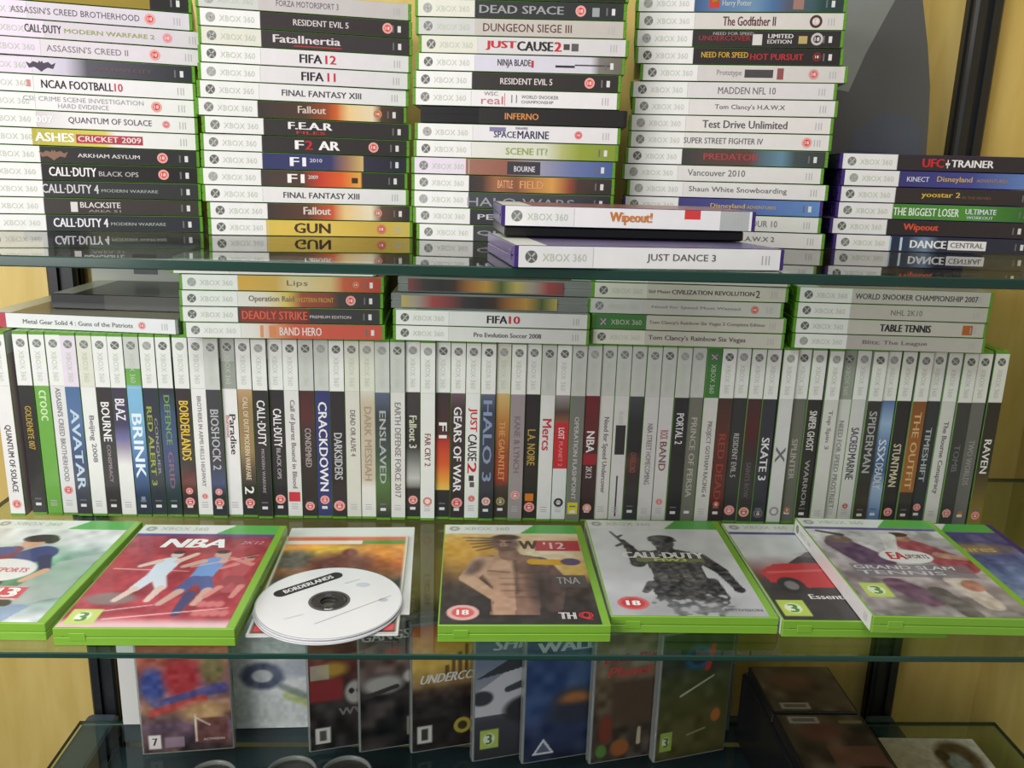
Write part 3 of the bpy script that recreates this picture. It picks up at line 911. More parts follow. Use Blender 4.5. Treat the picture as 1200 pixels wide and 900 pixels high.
GY = (186, 182, 172)
rows4 = [
    dict(l=45, bg=(206, 200, 196), t=[], tick=False, look='thin off-white game case right beneath the glass'),
    dict(l=55, bg=(200, 196, 184), lab='b', t=[('Sid Meier', 345, 465, (104, 100, 90), 3, 0), ('CIVILIZATION REVOLUTION', 470, 915, (78, 74, 66), 4.2, 0, 0.03), ('2', 922, 945, (78, 74, 66), 7)], m=0, look='off-white game case ending in a numeral two'),
    dict(l=50, bg=(196, 194, 188), lab='y', t=[('Need for Speed Most Wanted', 380, 860, (140, 138, 132), 3.6)], b=[(938, 4, (206, 140, 120), (196, 70, 60))], look='pale grey game case with orange badge'),
    dict(l=88, bg=(196, 192, 180), lab='g', t=[("Tom Clancy's Rainbow Six Vegas 2 Complete Edition", 385, 1015, (116, 112, 102), 4.2)], look='game case with green label band'),
    dict(l=98, bg=(196, 192, 182), lab='b', t=[("Tom Clancy's Rainbow Six Vegas", 400, 930, (82, 78, 70), 6.2, 0, 0.02)], look='off-white game case with large grey title'),
]
tall_stack('the green-label short stack', G_MID, 205.7, 828.2, -2.6, ZT, False, (680, 4.615, 1.21), 95, 42, rows4)
rows5 = [
    dict(l=75, bg=(190, 184, 178), t=[('WORLD SNOOKER CHAMPIONSHIP 2007', 350, 955, (66, 62, 60), 5.4, 0, 0.02)], m=0, look='grey-white game case with dark angular title'),
    dict(l=68, bg=(188, 182, 174), t=[('NHL 2K10', 530, 685, (110, 104, 96), 5.4, 0, 0.0)], m=0, look='grey-white game case with short centred title'),
    dict(l=60, bg=(192, 186, 178), t=[('TABLE TENNIS', 478, 735, (34, 32, 34), 7.2, 0, 0.06)], k=[(892, 942, 2, 11.6, (172, 96, 44))], m=0, look='grey-white game case with orange square badge'),
    dict(l=58, bg=[(300, (176, 170, 166)), (700, (182, 176, 170)), (1000, (188, 182, 176))], t=[('Blitz: The League', 395, 720, (120, 104, 98), 5)], look='grey-white game case with faded title'),
]
tall_stack('the short stack beside the panel', G_MID, 406.0, 827.2, -2.8, ZT, False, (920, 4.286, 1.19), 56, 74, rows5)

# single clear case at the left, and the dark case lying behind it
c = build_case('game_case', 'clear game case with red end label lying alone on the upright row', 'game case', G_MID, (-380, 846, ZT + 0.25), (0, 0, math.radians(-6)),
               [(0, (176, 56, 72)), (15, (176, 56, 72)), (15.1, (224, 222, 226)), (SPW, (224, 222, 226))],
               [('Metal Gear Solid 4 : Guns of the Patriots', 32, 142, 4.4, 8.8, (96, 90, 96), 0.02)], [(151, 3.8, (220, 160, 160), (208, 80, 90))], 'w', 'c', (112, 104, 84), plain=True)
build_case('game_case', 'dark game case lying behind the clear case with red end label', 'game case', G_MID, (-330, 850, ZT + 15.5), (0, 0, math.radians(-4)),
           solid((60, 58, 56)), [], (), 'w', 'k', (96, 96, 92), plain=True, tick=False).location.y = 0.875

# ------------------------------------------------------------------ the upright row
G_ROW = 'cases standing in the upright row'


def U(px, stops_y, default_bg=None):
    return stops_y


def row_mm(px, Y):
    v = 380 + Y / 3.75
    v0, ln = 393 + 0.0196 * px, 212 - 0.0125 * px
    return min(max((v - v0) / ln * SPW, 0), SPW)


N_, S_ = (48, 52, 62), (224, 222, 220)
PK = (222, 150, 148)
R = [
    (-3, 'w', W, [('QUANTUM OF SOLACE', 440, 745, DARK_T, 6.5)], [800], 'white spine, dark capitals'),
    (22, 'w', (40, 38, 36), [('GOLDENEYE 007', 360, 555, (176, 146, 58), 6)], [], 'black spine, gold lettering'),
    (43, 'w', (104, 160, 66), [('crooc', 290, 425, (190, 220, 160), 7)], [], 'green spine, pale lettering'),
    (59, 'w', (216, 214, 214), [("ASSASSIN'S CREED BROTHERHOOD", 280, 700, (124, 120, 124), 5)], [(740, 4.4, (220, 140, 140), (206, 70, 80))], 'white spine, long grey title'),
    (79, 'l', [(270, (72, 104, 146)), (420, (86, 110, 148)), (600, (56, 70, 104)), (700, (72, 74, 92)), (850, (52, 50, 56))], [('AVATAR', 370, 735, (186, 206, 222), 8)], [], 'blue spine, wide pale title'),
    (98, 'b', (222, 222, 218), [('Beijing 2008', 400, 610, GREYT, 6)], [], 'white spine, grey city title'),
    (117, 'w', (50, 44, 46), [('BOURNE', 340, 515, (230, 228, 226), 8), ('CONSPIRACY', 530, 700, (150, 140, 140), 3.5)], [], 'black spine, bold white word'),
    (133, 'w', [(285, (60, 52, 66)), (440, (66, 60, 90)), (500, (104, 102, 150)), (540, (150, 138, 160)), (620, S_), (850, S_)], [('BLAZ', 325, 420, (230, 226, 230), 9)], [], 'violet spine fading to white'),
    (153, 'y', [(195, (96, 160, 66)), (265, (110, 166, 76)), (270, (126, 178, 212)), (430, (120, 170, 206)), (620, (60, 96, 150)), (760, (44, 56, 84)), (850, (42, 46, 56))], [('BRINK', 390, 680, (222, 232, 240), 9.5)], [], 'sky-blue spine, white title'),
    (171, 'w', (44, 48, 60), [('CONQUER', 410, 665, (140, 140, 146), 3.4, 3), ('RED ALERT 3', 360, 715, (150, 160, 66), 5, -2.5)], [], 'navy spine, yellow-green title'),
    (190, 'w', [(285, (44, 44, 50)), (400, (60, 76, 116)), (600, (56, 70, 110)), (760, (40, 56, 60)), (850, (38, 44, 48))], [('DEFENCE', 310, 530, (110, 150, 76), 5.5), ('GRID', 560, 730, (130, 96, 110), 5)], [], 'deep blue spine, dull green title'),
    (210, 'w', [(295, (52, 42, 46)), (620, (56, 44, 44)), (700, (110, 60, 56)), (760, (60, 46, 46)), (850, (40, 36, 38))], [('BORDERLANDS', 335, 600, (222, 186, 48), 9)], [(740, 3.6, PK, (206, 110, 110)), 790], 'black spine, big yellow block letters'),
    (228, 'w', W, [('BROTHERS IN ARMS HELLS HIGHWAY', 315, 720, (130, 126, 128), 4)], [(765, 3.2, (220, 170, 160), (206, 60, 60))], 'white spine, tiny grey title'),
    (247, 'y', [(295, (62, 62, 66)), (600, (56, 58, 64)), (700, (66, 76, 110)), (760, (48, 48, 54)), (850, (38, 38, 42))], [('BIOSHOCK 2', 370, 640, (176, 176, 178), 8)], [(740, 3.6, PK, (206, 120, 120)), 790], 'charcoal spine, wide grey title'),
    (265, 'd', W, [('Burnout', 400, 500, (196, 110, 116), 3.4, -3), ('Paradise', 395, 575, (54, 50, 54), 6, 1.5)], [], 'white spine, black script'),
    (283, 'w', [(300, (186, 150, 110)), (350, (150, 124, 86)), (560, (146, 122, 82)), (640, (90, 74, 58)), (720, (46, 42, 40)), (850, (40, 38, 38))], [('CALL OF DUTY MODERN WARFARE', 320, 690, (214, 200, 170), 5), ('2', 720, 755, (236, 232, 226), 9)], [795], 'bronze spine, white numeral two'),
    (303, 'w', (46, 42, 44), [('CALL·DUTY', 330, 530, (226, 224, 222), 8), ('MODERN WARFARE', 545, 745, (150, 150, 148), 3)], [], 'black spine, two-part white title'),
    (321, 'w', (44, 40, 42), [('CALL·DUTY', 370, 540, (230, 228, 226), 8), ('BLACK OPS', 545, 685, (170, 166, 164), 4)], [(778, 5)], 'black spine, white title, pink badge'),
    (340, 'w', (214, 212, 210), [('Call of Juarez Bound in Blood', 330, 725, (116, 112, 112), 6)], [], 'white spine, red block below'),
    (357, 'y', [(305, (70, 36, 38)), (400, (86, 44, 44)), (480, (58, 46, 46)), (860, (46, 40, 40))], [('CONDEMNED', 455, 630, (166, 158, 154), 6)], [808], 'dark red to black spine'),
    (376, 'y', (52, 54, 106), [('CRACKDOWN', 340, 740, (226, 226, 230), 8.5)], [780], 'royal blue spine, big white title'),
    (395, 'w', (46, 40, 44), [('DARKSIDERS', 475, 685, (186, 186, 190), 8)], [(805, 5.6)], 'black spine, blocky grey title'),
    (413, 'b', (206, 204, 194), [('DEAD OR ALIVE 4', 375, 580, (112, 108, 104), 5)], [], 'ivory spine, small grey title'),
    (430, 'b', [(330, (206, 200, 188)), (345, (190, 176, 156)), (680, (194, 182, 164)), (720, (216, 214, 208)), (870, (216, 214, 208))], [('DARK MESSIAH', 360, 690, (160, 144, 122), 7)], [], 'tan and ivory spine, faint title'),
    (447, 'y', [(310, (90, 100, 122)), (400, (58, 60, 66)), (560, (62, 76, 70)), (700, (78, 112, 66)), (780, (70, 86, 50)), (870, (50, 48, 44))], [('ENSLAVED', 375, 700, (166, 172, 166), 6.5)], [], 'slate to moss green spine'),
    (466, 'y', (212, 210, 206), [('EARTH DEFENSE FORCE 2017', 340, 765, (126, 122, 122), 6)], [], 'white spine, spaced grey capitals'),
    (485, 'w', [(318, (66, 60, 62)), (540, (50, 48, 48)), (600, (120, 120, 116)), (680, (186, 186, 182)), (715, (130, 130, 128)), (730, (44, 42, 42)), (870, (44, 40, 40))], [('Fallout 3', 400, 545, (206, 206, 180), 7.5)], [780], 'dark spine, white patch'),
    (502, 'w', (220, 220, 216), [('FAR CRY 2', 475, 620, (130, 80, 84), 6)], [(780, 4.6, (206, 120, 116), (226, 200, 196))], 'white spine, short dark red title'),
    (519, 'w', [(318, (60, 50, 52)), (480, (76, 48, 46)), (520, (180, 56, 44)), (620, (206, 90, 46)), (690, (220, 150, 60)), (732, (222, 186, 90)), (735, (50, 46, 46)), (870, (44, 42, 42))], [('F1', 430, 500, (232, 230, 228), 8)], [], 'black to red and yellow spine'),
    (539, 'w', [(318, (104, 82, 92)), (370, (66, 50, 54)), (870, (50, 42, 44))], [('GEARS OF WAR', 360, 740, (226, 224, 224), 8)], [(790, 5.6, PK, (196, 70, 72))], 'brown-black spine, tall white title'),
    (556, 'w', (222, 222, 220), [('JUST', 365, 470, (190, 36, 46), 9), ('CAUSE', 480, 600, (40, 36, 38), 9), ('2', 605, 655, (190, 36, 46), 9)], [(770, 3.6, (214, 140, 136), (206, 50, 56))], 'white spine, red-black block title'),
    (573, 'w', [(318, (92, 96, 116)), (380, (58, 62, 84)), (560, (62, 68, 86)), (720, (56, 58, 66)), (870, (48, 48, 52))], [('HALO 3', 330, 690, (132, 146, 176), 9)], [(780, 4.4, (220, 190, 180), (200, 110, 110))], 'steel-blue spine, very wide title'),
    (590, 'b', [(318, (200, 170, 110)), (420, (176, 120, 62)), (560, (150, 74, 46)), (680, (156, 60, 44)), (720, (70, 56, 50)), (870, (54, 50, 46))], [('THE GAUNTLET', 425, 690, (206, 150, 90), 6)], [(785, 4.6, (150, 140, 90), (90, 84, 60))], 'amber to rust spine'),
    (607, 'w', [(318, (150, 136, 142)), (870, (150, 142, 142))], [('KANE & LYNCH', 400, 650, (122, 108, 114), 6)], [(752, 5, (210, 150, 150), (190, 130, 130))], 'mauve-grey spine, pink badge'),
    (626, 'w', (46, 42, 42), [('L.A. NOIRE', 460, 620, (176, 150, 80), 8)], [(810, 5.4, PK, (196, 80, 80))], 'black spine, orange square at foot'),
    (645, 'y', (216, 216, 214), [('Mercs', 410, 550, (190, 56, 70), 9)], [], 'white spine, red slanted word'),
    (662, 'w', [(325, (150, 140, 140)), (380, (80, 66, 60)), (425, (140, 84, 60)), (430, (190, 42, 52)), (630, (190, 42, 52)), (632, (212, 216, 216)), (870, (214, 216, 214))], [('LOST', 450, 500, (236, 220, 220), 6), ('PLANET 2', 510, 620, (222, 130, 130), 4)], [(785, 4.8, (40, 38, 40), (150, 150, 150))], 'red block spine, white below'),
    (679, 'y', (116, 116, 112), [('OPERATION FLASHPOINT', 400, 770, (190, 190, 182), 4.5)], [], 'grey spine, yellow square below'),
    (697, 'y', [(325, (110, 36, 42)), (460, (100, 40, 42)), (560, (70, 40, 40)), (570, (150, 36, 44)), (612, (150, 36, 44)), (615, (64, 40, 40)), (870, (56, 42, 42))], [('NBA', 465, 560, (226, 222, 222), 8), ('2K12', 620, 675, (200, 190, 190), 6)], [(810, 4.6, (214, 150, 140), (206, 170, 160))], 'dark red spine, white letters'),
    (715, 'y', (210, 208, 204), [('Need for Speed Undercover', 405, 745, (112, 108, 108), 6.5)], [], 'white spine, large grey title'),
    (733, 'y', (208, 206, 204), [('BLADE', 380, 435, (190, 188, 186), 4)], [], 'white spine, black blot, thin blade'),
    (750, 'y', [(335, (70, 74, 76)), (420, (46, 48, 48)), (550, (44, 44, 44)), (600, (90, 60, 56)), (660, (60, 50, 50)), (870, (56, 58, 60))], [('OVERLORD', 560, 650, (140, 84, 74), 6)], [], 'black spine, dim red word'),
    (768, 'y', (204, 202, 200), [('NBA STREET HOMECOMING', 430, 700, (126, 122, 122), 5.5)], [], 'grey-white spine, medium grey title'),
    (785, 'y', (206, 204, 202), [('ROCK', 460, 500, (160, 60, 64), 8), ('BAND', 510, 640, (130, 90, 90), 7)], [(780, 3.6, (214, 150, 146), (206, 90, 90))], 'white spine, dull red title'),
    (802, 'y', (46, 44, 46), [('PORTAL 2', 385, 520, (220, 218, 222), 7.5)], [], 'black spine, short white title'),
    (821, 'y', (112, 112, 102), [('PRINCE OF PERSIA', 405, 760, (176, 174, 160), 6)], [], 'olive-grey spine, pale title'),
    (838, 'g', (204, 202, 198), [('PROJECT GOTHAM RACING 4', 420, 755, (122, 118, 116), 6)], [], 'white spine under a green label'),
    (854, 'w', [(340, (72, 50, 46)), (480, (92, 50, 44)), (760, (96, 46, 40)), (800, (66, 44, 42)), (870, (46, 40, 40))], [('RED DEAD', 475, 770, (146, 66, 54), 7)], [(790, 3.6, (170, 80, 70), (190, 110, 96))], 'rust-brown spine'),
    (873, 'w', (54, 54, 54), [('RESIDENT EVIL 5', 475, 670, (170, 170, 168), 5.5)], [(820, 5.4, PK, (206, 120, 124))], 'black spine, small grey title'),
    (889, 'w', [(340, (70, 46, 46)), (460, (84, 40, 42)), (580, (60, 52, 52)), (870, (58, 58, 58))], [('SAINTS ROW', 600, 760, (100, 96, 96), 5)], [(825, 5.4, (220, 166, 150), (170, 70, 60))], 'dark maroon spine, round badge'),
    (907, 'w', (56, 56, 64), [('SKATE 3', 490, 680, (222, 220, 222), 8)], [(830, 5, (110, 110, 112), (64, 64, 66))], 'blue-black spine, white block title'),
    (927, 'w', (206, 204, 204), [('X', 530, 600, (110, 108, 112), 10)], [(820, 5, (150, 148, 148), (200, 198, 198))], 'white spine, grey star blot'),
    (945, 'w', (104, 104, 94), [('SPLINTER', 500, 680, (166, 164, 150), 6)], [(820, 3.4, (170, 120, 100), (160, 90, 80))], 'moss-grey spine'),
    (961, 'w', (50, 46, 44), [('SNIPER GHOST', 375, 550, (214, 212, 208), 7.5), ('WARRIOR', 590, 800, (150, 150, 146), 5)], [], 'black spine, white title over grey'),
    (981, 'w', (204, 202, 198), [('Top Spin 3', 370, 540, (130, 126, 124), 5.5)], [], 'white spine, short thin title'),
    (998, 'd', (202, 202, 198), [('NEED FOR SPEED PROSTREET', 420, 810, (132, 130, 126), 5)], [], 'white spine under a grey label'),
    (1015, 'w', (202, 200, 198), [('SACRED', 450, 560, (80, 76, 78), 8), ('MARINE', 565, 680, (70, 66, 70), 8)], [(800, 3, (190, 110, 100), (150, 80, 76))], 'white spine, ragged black title'),
    (1032, 'w', [(350, (56, 54, 52)), (700, (58, 54, 50)), (850, (70, 60, 50))], [('SPIDERMAN', 375, 645, (166, 166, 166), 8)], [], 'dark brown spine, grey title'),
    (1049, 'w', [(350, (84, 110, 160)), (430, (150, 176, 206)), (520, (96, 124, 166)), (640, (70, 90, 130)), (720, (150, 170, 196)), (850, (84, 116, 170))], [('SSX', 500, 600, (206, 212, 220), 8), ('DEADLY', 605, 720, (196, 204, 214), 8)], [], 'icy blue spine'),
    (1068, 'w', (48, 44, 42), [('STUNTMAN', 520, 710, (206, 196, 166), 8)], [(825, 4.6)], 'black spine, cream block title'),
    (1087, 'w', [(350, (130, 80, 42)), (500, (150, 92, 46)), (730, (156, 100, 52)), (736, (60, 56, 52)), (850, (54, 52, 50))], [('THE OUTFIT', 380, 720, (206, 170, 120), 7)], [], 'orange-brown spine'),
    (1103, 'w', (56, 58, 60), [('TIMESHIFT', 450, 690, (170, 174, 176), 6)], [(805, 4)], 'slate spine, pale spaced title'),
    (1121, 'w', (206, 204, 202), [('The Bourne Conspiracy', 420, 740, (112, 108, 106), 6.5)], [], 'white spine, grey sentence-case title'),
    (1139, 'w', (62, 62, 62), [('TOMB', 520, 640, (110, 110, 108), 6)], [(825, 4.6, (220, 160, 156), (190, 110, 110))], 'dark grey spine, faint title'),
    (1155, 'w', (104, 104, 102), [('TWO WORLDS', 500, 700, (150, 148, 144), 6)], [], 'mid-grey spine, orange triangle'),
    (1176, 'w', [(405, (44, 42, 42)), (620, (52, 48, 44)), (720, (96, 82, 46)), (850, (140, 116, 50))], [('RAVEN', 500, 650, (226, 224, 222), 7.5)], [(840, 4.6, PK, (206, 90, 70))], 'black to mustard spine, white word'),
]
extra_blocks = {340: [(742, 786, 1, 12.4, (196, 56, 66))], 626: [(748, 782, 2.4, 11, (206, 120, 40))], 679: [(783, 836, 1.6, 11.8, (206, 196, 44))], 733: [(440, 570, 2.5, 12.6, (52, 48, 50)), (665, 850, 6, 7.6, (60, 58, 58))],
                556: [(665, 690, 4, 9, (60, 56, 58)), (695, 718, 5, 9.6, (90, 86, 88))], 1155: [(815, 840, 5, 9.5, (190, 110, 60))], 153: [(765, 790, 5, 9, (120, 140, 160))], 265: [(70, 165, 0, 13.4, (176, 178, 172))]}
xs_prev = -1e9
pts = []
for r_ in R:
    px = r_[0]
    p = at(px, 397 + 0.0165 * px, y=838)
    pts.append(p[0] - CT / 2)
# keep every neighbour clear of the next without drifting along the row
MINP = CT + 0.35
for it in range(200):
    for i in range(len(pts) - 1):
        d = pts[i + 1] - pts[i]
        if d < MINP:
            pts[i] -= (MINP - d) / 2
            pts[i + 1] += (MINP - d) / 2
off = max(0, XL + 1.5 - pts[0])
pts[0] += off
for i in range(len(pts) - 1):
    if pts[i + 1] - pts[i] < MINP:
        pts[i + 1] = pts[i] + MINP
print('row spans', pts[0], pts[-1], 'n', len(pts))
nR = len(R)
for i, r_ in enumerate(R):
    px, lab, bg, texts, badges, look = r_
    if isinstance(bg, tuple):
        stops = solid(bg)
    else:
        stops = [(LABEL_END if (q == 0 and Y > 260) else SPW if q == len(bg) - 1 else row_mm(px, Y), c_) for q, (Y, c_) in enumerate(bg)]
    tt = []
    for t in texts:
        s, Y0, Y1, col, h = t[:5]
        dv = t[5] if len(t) > 5 else 0
        tt.append((s, row_mm(px, Y0), row_mm(px, Y1), SPH / 2 - h / 2 + dv, SPH / 2 + h / 2 + dv, col, 0.03))
    bb = [(row_mm(px, b[0]),) + tuple(b[1:]) if isinstance(b, tuple) else row_mm(px, b) for b in badges]
    bl = [(row_mm(px, a), row_mm(px, b), c_, d_, col) for a, b, c_, d_, col in extra_blocks.get(px, [])]
    k = i + 1
    if k <= nR / 2:
        where = ORD[k] + ' from the left in the upright row'
    else:
        where = ORD[nR - i] + ' from the right in the upright row'
    build_case('game_case', 'case with ' + look + ', ' + where, 'game case', G_ROW,
               (pts[i], 838 + random.uniform(-2.0, 2.0), ZL + 95.4), (0, math.pi / 2, 0), stops, tt, bb, lab, 'g', None, bl)

# ------------------------------------------------------------------ face-up cases at the front of the middle shelf
G_FACE = 'cases lying face up on the middle shelf'


def xbox_header(cv, purple=True, green_from=0.62):
    h = cv.h
    cv.rect(-5, h - 20, cv.w + 5, h + 5, (222, 224, 222), soft=0.8)
    cv.poly([(cv.w * green_from + 9, h + 2), (cv.w * green_from - 7, h - 19.6), (cv.w + 4, h - 19.6), (cv.w + 4, h + 2)], (86, 170, 76))
    cv.ell(9, h - 9, 5, 5, (150, 154, 150))
    cv.ell(9, h - 9, 2.4, 2.4, (206, 208, 204))
    if purple:
        cv.rect(0, h - 25, cv.w, h - 20, (84, 66, 140), soft=1)


def kid(px_, py_, cv, s, shirt, skin, shorts, arm=1):
    """generic player figure painted on a cover"""
    cv.cap(px_, py_ + 22 * s, px_ + 2 * s, py_ + 42 * s, 7 * s, 8 * s, shirt)
    cv.cap(px_ - 3 * s, py_ + 18 * s, px_ - 8 * s, py_ + 2 * s, 5 * s, 4 * s, shorts)
    cv.cap(px_ + 3 * s, py_ + 18 * s, px_ + 9 * s, py_ + 4 * s, 5 * s, 4 * s, shorts)
    cv.cap(px_ - 8 * s, py_ + 2 * s, px_ - 15 * s, py_ - 14 * s, 3.2 * s, 2.4 * s, skin)
    cv.cap(px_ + 9 * s, py_ + 4 * s, px_ + 6 * s, py_ - 14 * s, 3.2 * s, 2.4 * s, skin)
    cv.cap(px_ + 8 * s, py_ + 44 * s, px_ + (20 * s) * arm, py_ + 56 * s, 3 * s, 2.2 * s, skin)
    cv.cap(px_ - 5 * s, py_ + 44 * s, px_ - 16 * s, py_ + 36 * s, 3 * s, 2.2 * s, skin)
    cv.ell(px_ + 4 * s, py_ + 55 * s, 4.6 * s, 5.6 * s, skin)
    cv.ell(px_ + 4 * s, py_ + 58.5 * s, 4.6 * s, 3 * s, (60, 44, 38))


def art_football():
    c = Canvas(COVER_W, COVER_H, (214, 216, 218))
    c.grad([(0, (206, 214, 224)), (0.2, (120, 150, 140)), (0.45, (66, 140, 96)), (0.62, (150, 180, 170)), (0.75, (214, 216, 220)), (1, (222, 222, 222))])
    c.noise(26, 9, seed=4)
    c.poly([(70, 10), (127, 40), (127, 120), (96, 100)], (176, 182, 184), 0.7)
    c.poly([(44, 0), (100, 0), (110, 26), (40, 30)], (110, 140, 190), 0.6)
    c.cap(52, 96, 72, 116, 16, 15, (52, 62, 120))
    c.cap(40, 100, 46, 122, 10, 8, (120, 44, 66))
    c.cap(10, 112, 40, 120, 10, 9, (66, 74, 140))
    c.cap(80, 108, 92, 84, 6, 4.4, (40, 46, 86))
    c.cap(92, 84, 82, 66, 4.2, 3.4, (206, 164, 136))
    c.ell(56, 139, 10, 12, (208, 160, 132))
    c.ell(58, 147, 15, 8, (48, 38, 38), rot=8)
    c.ell(70, 143, 6, 7, (48, 38, 38))
    c.cap(60, 60, 50, 40, 8, 6, (40, 50, 66))
    c.cap(72, 40, 88, 28, 7, 5, (50, 60, 56))
    c.ell(54, 84, 30, 21, (222, 222, 226), soft=0.06)
    c.rect(20, 34, 92, 56, (214, 206, 206))
    c.rect(66, 36, 94, 55, (200, 60, 80), 0.9)
    xbox_header(c, False)
    return c, [('EA', 32, 50, 78, 91, (206, 60, 80), 0.06), ('SPORTS', 52, 78, 80, 88, (206, 90, 104), 0.03), ('13', 70, 90, 38, 53, (246, 240, 240), 0.08), ('FIFA', 24, 62, 38, 53, (200, 60, 76), 0.05)]


def art_basket():
    c = Canvas(COVER_W, COVER_H, (160, 44, 56))
    c.grad([(0, (206, 170, 176)), (0.07, (170, 60, 72)), (0.3, (156, 40, 54)), (0.6, (176, 52, 60)), (0.85, (150, 54, 66)), (1, (150, 60, 80))])
    c.noise(28, 13, (1, .6, .6), 2)
    c.noise(14, 5, (1, .7, .7), 3)
    c.cap(10, 20, 60, 34, .8, .6, (226, 190, 190))
    c.cap(6, 96, 70, 92, .8, .6, (226, 180, 180))
    c.ell(24, 44, 20, 10, (126, 126, 122), soft=0.4, a=.8)
    kid(46, 58, c, 1.2, (204, 216, 232), (214, 190, 180), (206, 214, 226), .9)
    kid(84, 54, c, 1.3, (104, 146, 206), (196, 160, 150), (70, 84, 140), .4)
    c.cap(84, 52, 82, 20, 5, 3.5, (62, 62, 104))
    for i in range(7):
        c.ell(98 + (i % 4) * 7, 22 + (i // 4) * 14, 4, 5, (196, 110, 110), soft=.5)
    c.cap(104, 90, 112, 60, 4, 6, (176, 90, 96), .7)
    kid(112, 62, c, 1.0, (176, 70, 78), (206, 130, 124), (150, 60, 66), -.6)
    c.rect(-3, -3, 130, 10, (226, 196, 200), .8, 10)
    c.cap(30, 12, 120, 30, .9, .6, (230, 190, 190))
    c.cap(70, 100, 122, 124, .8, .5, (222, 170, 170))
    c.rect(3, 4, 26, 27, (186, 206, 110))
    c.ell(14, 16, 6, 7, (226, 232, 214))
    xbox_header(c)
    return c, [('NBA', 30, 88, 138, 156, (240, 238, 240), 0.06, 4), ('2K12', 100, 120, 146, 152, (206, 160, 180), 0.02, 2), ('3', 10, 18, 9, 22, (86, 140, 60), 0.06)]


def art_wrestle():
    c = Canvas(COVER_W, COVER_H, (60, 50, 46))
    c.grad([(0, (44, 40, 40)), (0.2, (70, 60, 54)), (0.5, (96, 72, 52)), (0.75, (196, 150, 70)), (0.9, (222, 206, 180)), (1, (214, 206, 196))])
    c.ell(20, 130, 24, 42, (206, 156, 60), soft=1.2, a=.9)
    c.ell(96, 118, 40, 34, (226, 214, 190), soft=1.0, a=.9)
    c.ell(118, 92, 18, 20, (206, 170, 80), soft=1.2, a=.8)
    c.rect(-4, -4, 130, 60, (40, 37, 37), .75, soft=46)
    sk, sk2, dk = (176, 142, 120), (136, 106, 92), (62, 48, 46)
    c.cap(84, 106, 98, 72, 12, 10, (96, 78, 72))
    c.cap(98, 72, 92, 26, 9, 7, (80, 66, 62))
    c.poly([(30, 92), (40, 118), (60, 126), (84, 118), (94, 100), (82, 66), (80, 14), (40, 14), (42, 60)], sk2)
    c.poly([(32, 92), (42, 117), (58, 124), (64, 100), (62, 60), (60, 14), (42, 14), (44, 60)], sk)
    c.ell(50, 100, 15, 10, (190, 156, 132), rot=12, soft=.8)
    c.ell(76, 98, 13, 9, (120, 94, 84), rot=-12, soft=.8)
    c.cap(64, 112, 63, 50, 1.6, 1.2, dk, .6, 4)
    c.cap(40, 90, 58, 87, 1.2, .8, dk, .6, 3)
    c.cap(68, 86, 88, 88, 1.2, .8, dk, .6, 3)
    for q in range(4):
        c.cap(50, 76 - 11 * q, 76, 76 - 11 * q, .9, .9, dk, .4, 3)
    c.ell(84, 60, 10, 40, (52, 42, 42), soft=1.0, a=.8)
    c.cap(36, 108, 22, 76, 11, 8, sk)
    c.cap(22, 76, 44, 44, 7.5, 5.5, (186, 152, 126))
    c.ell(28, 96, 6, 14, dk, rot=-20, soft=.9, a=.6)
    c.ell(48, 40, 7, 6.5, sk)
    c.cap(60, 120, 58, 136, 10, 8, sk2)
    c.ell(56, 146, 12, 15, (168, 138, 120))
    c.ell(64, 144, 6, 12, (104, 84, 78), soft=.8, a=.8)
    c.ell(56, 134, 9, 5, (96, 78, 72), soft=.6, a=.8)
    c.cap(49, 148, 53, 148, 1.4, 1.2, dk)
    c.cap(58, 148, 62, 148, 1.4, 1.2, dk)
    c.cap(55, 145, 54, 141, 1.2, 1.4, (130, 102, 90))
    c.cap(51, 137, 60, 137, .9, .9, (90, 60, 56))
    c.ell(58, 159, 13, 6, (70, 56, 52), soft=.4)
    for q in range(5):
        c.cap(50, 156 - 4 * q, 18 + 3 * q, 158 - 7 * q, 2.2, 1.0, (88, 72, 66), .8, 2)
    c.noise(12, 6, seed=9)
    c.rect(84, 130, 126, 152, (176, 52, 60))
    c.cap(80, 108, 112, 106, 5.5, 5.5, (206, 156, 40))
    c.ell(114, 108, 9, 7, (90, 74, 110))
    c.rect(94, 60, 124, 82, (74, 72, 72), .9)
    c.ell(18, 18, 13, 12, (216, 170, 166), soft=.08)
    c.ell(18, 18, 9, 8, (206, 90, 90), soft=.1)
    xbox_header(c, False)
    return c, [('W', 69, 87, 133, 151, (90, 70, 70), 0.06), ("'12", 92, 112, 134, 148, (226, 190, 190), 0.03), ('18', 13, 23, 14, 22, (240, 230, 226), 0.05),
               ('TH', 94, 108, 8, 18, (206, 202, 204), 0.08), ('Q', 110, 122, 7, 19, (200, 50, 60), 0.1), ('TNA', 98, 118, 66, 78, (150, 148, 146), 0.02)]


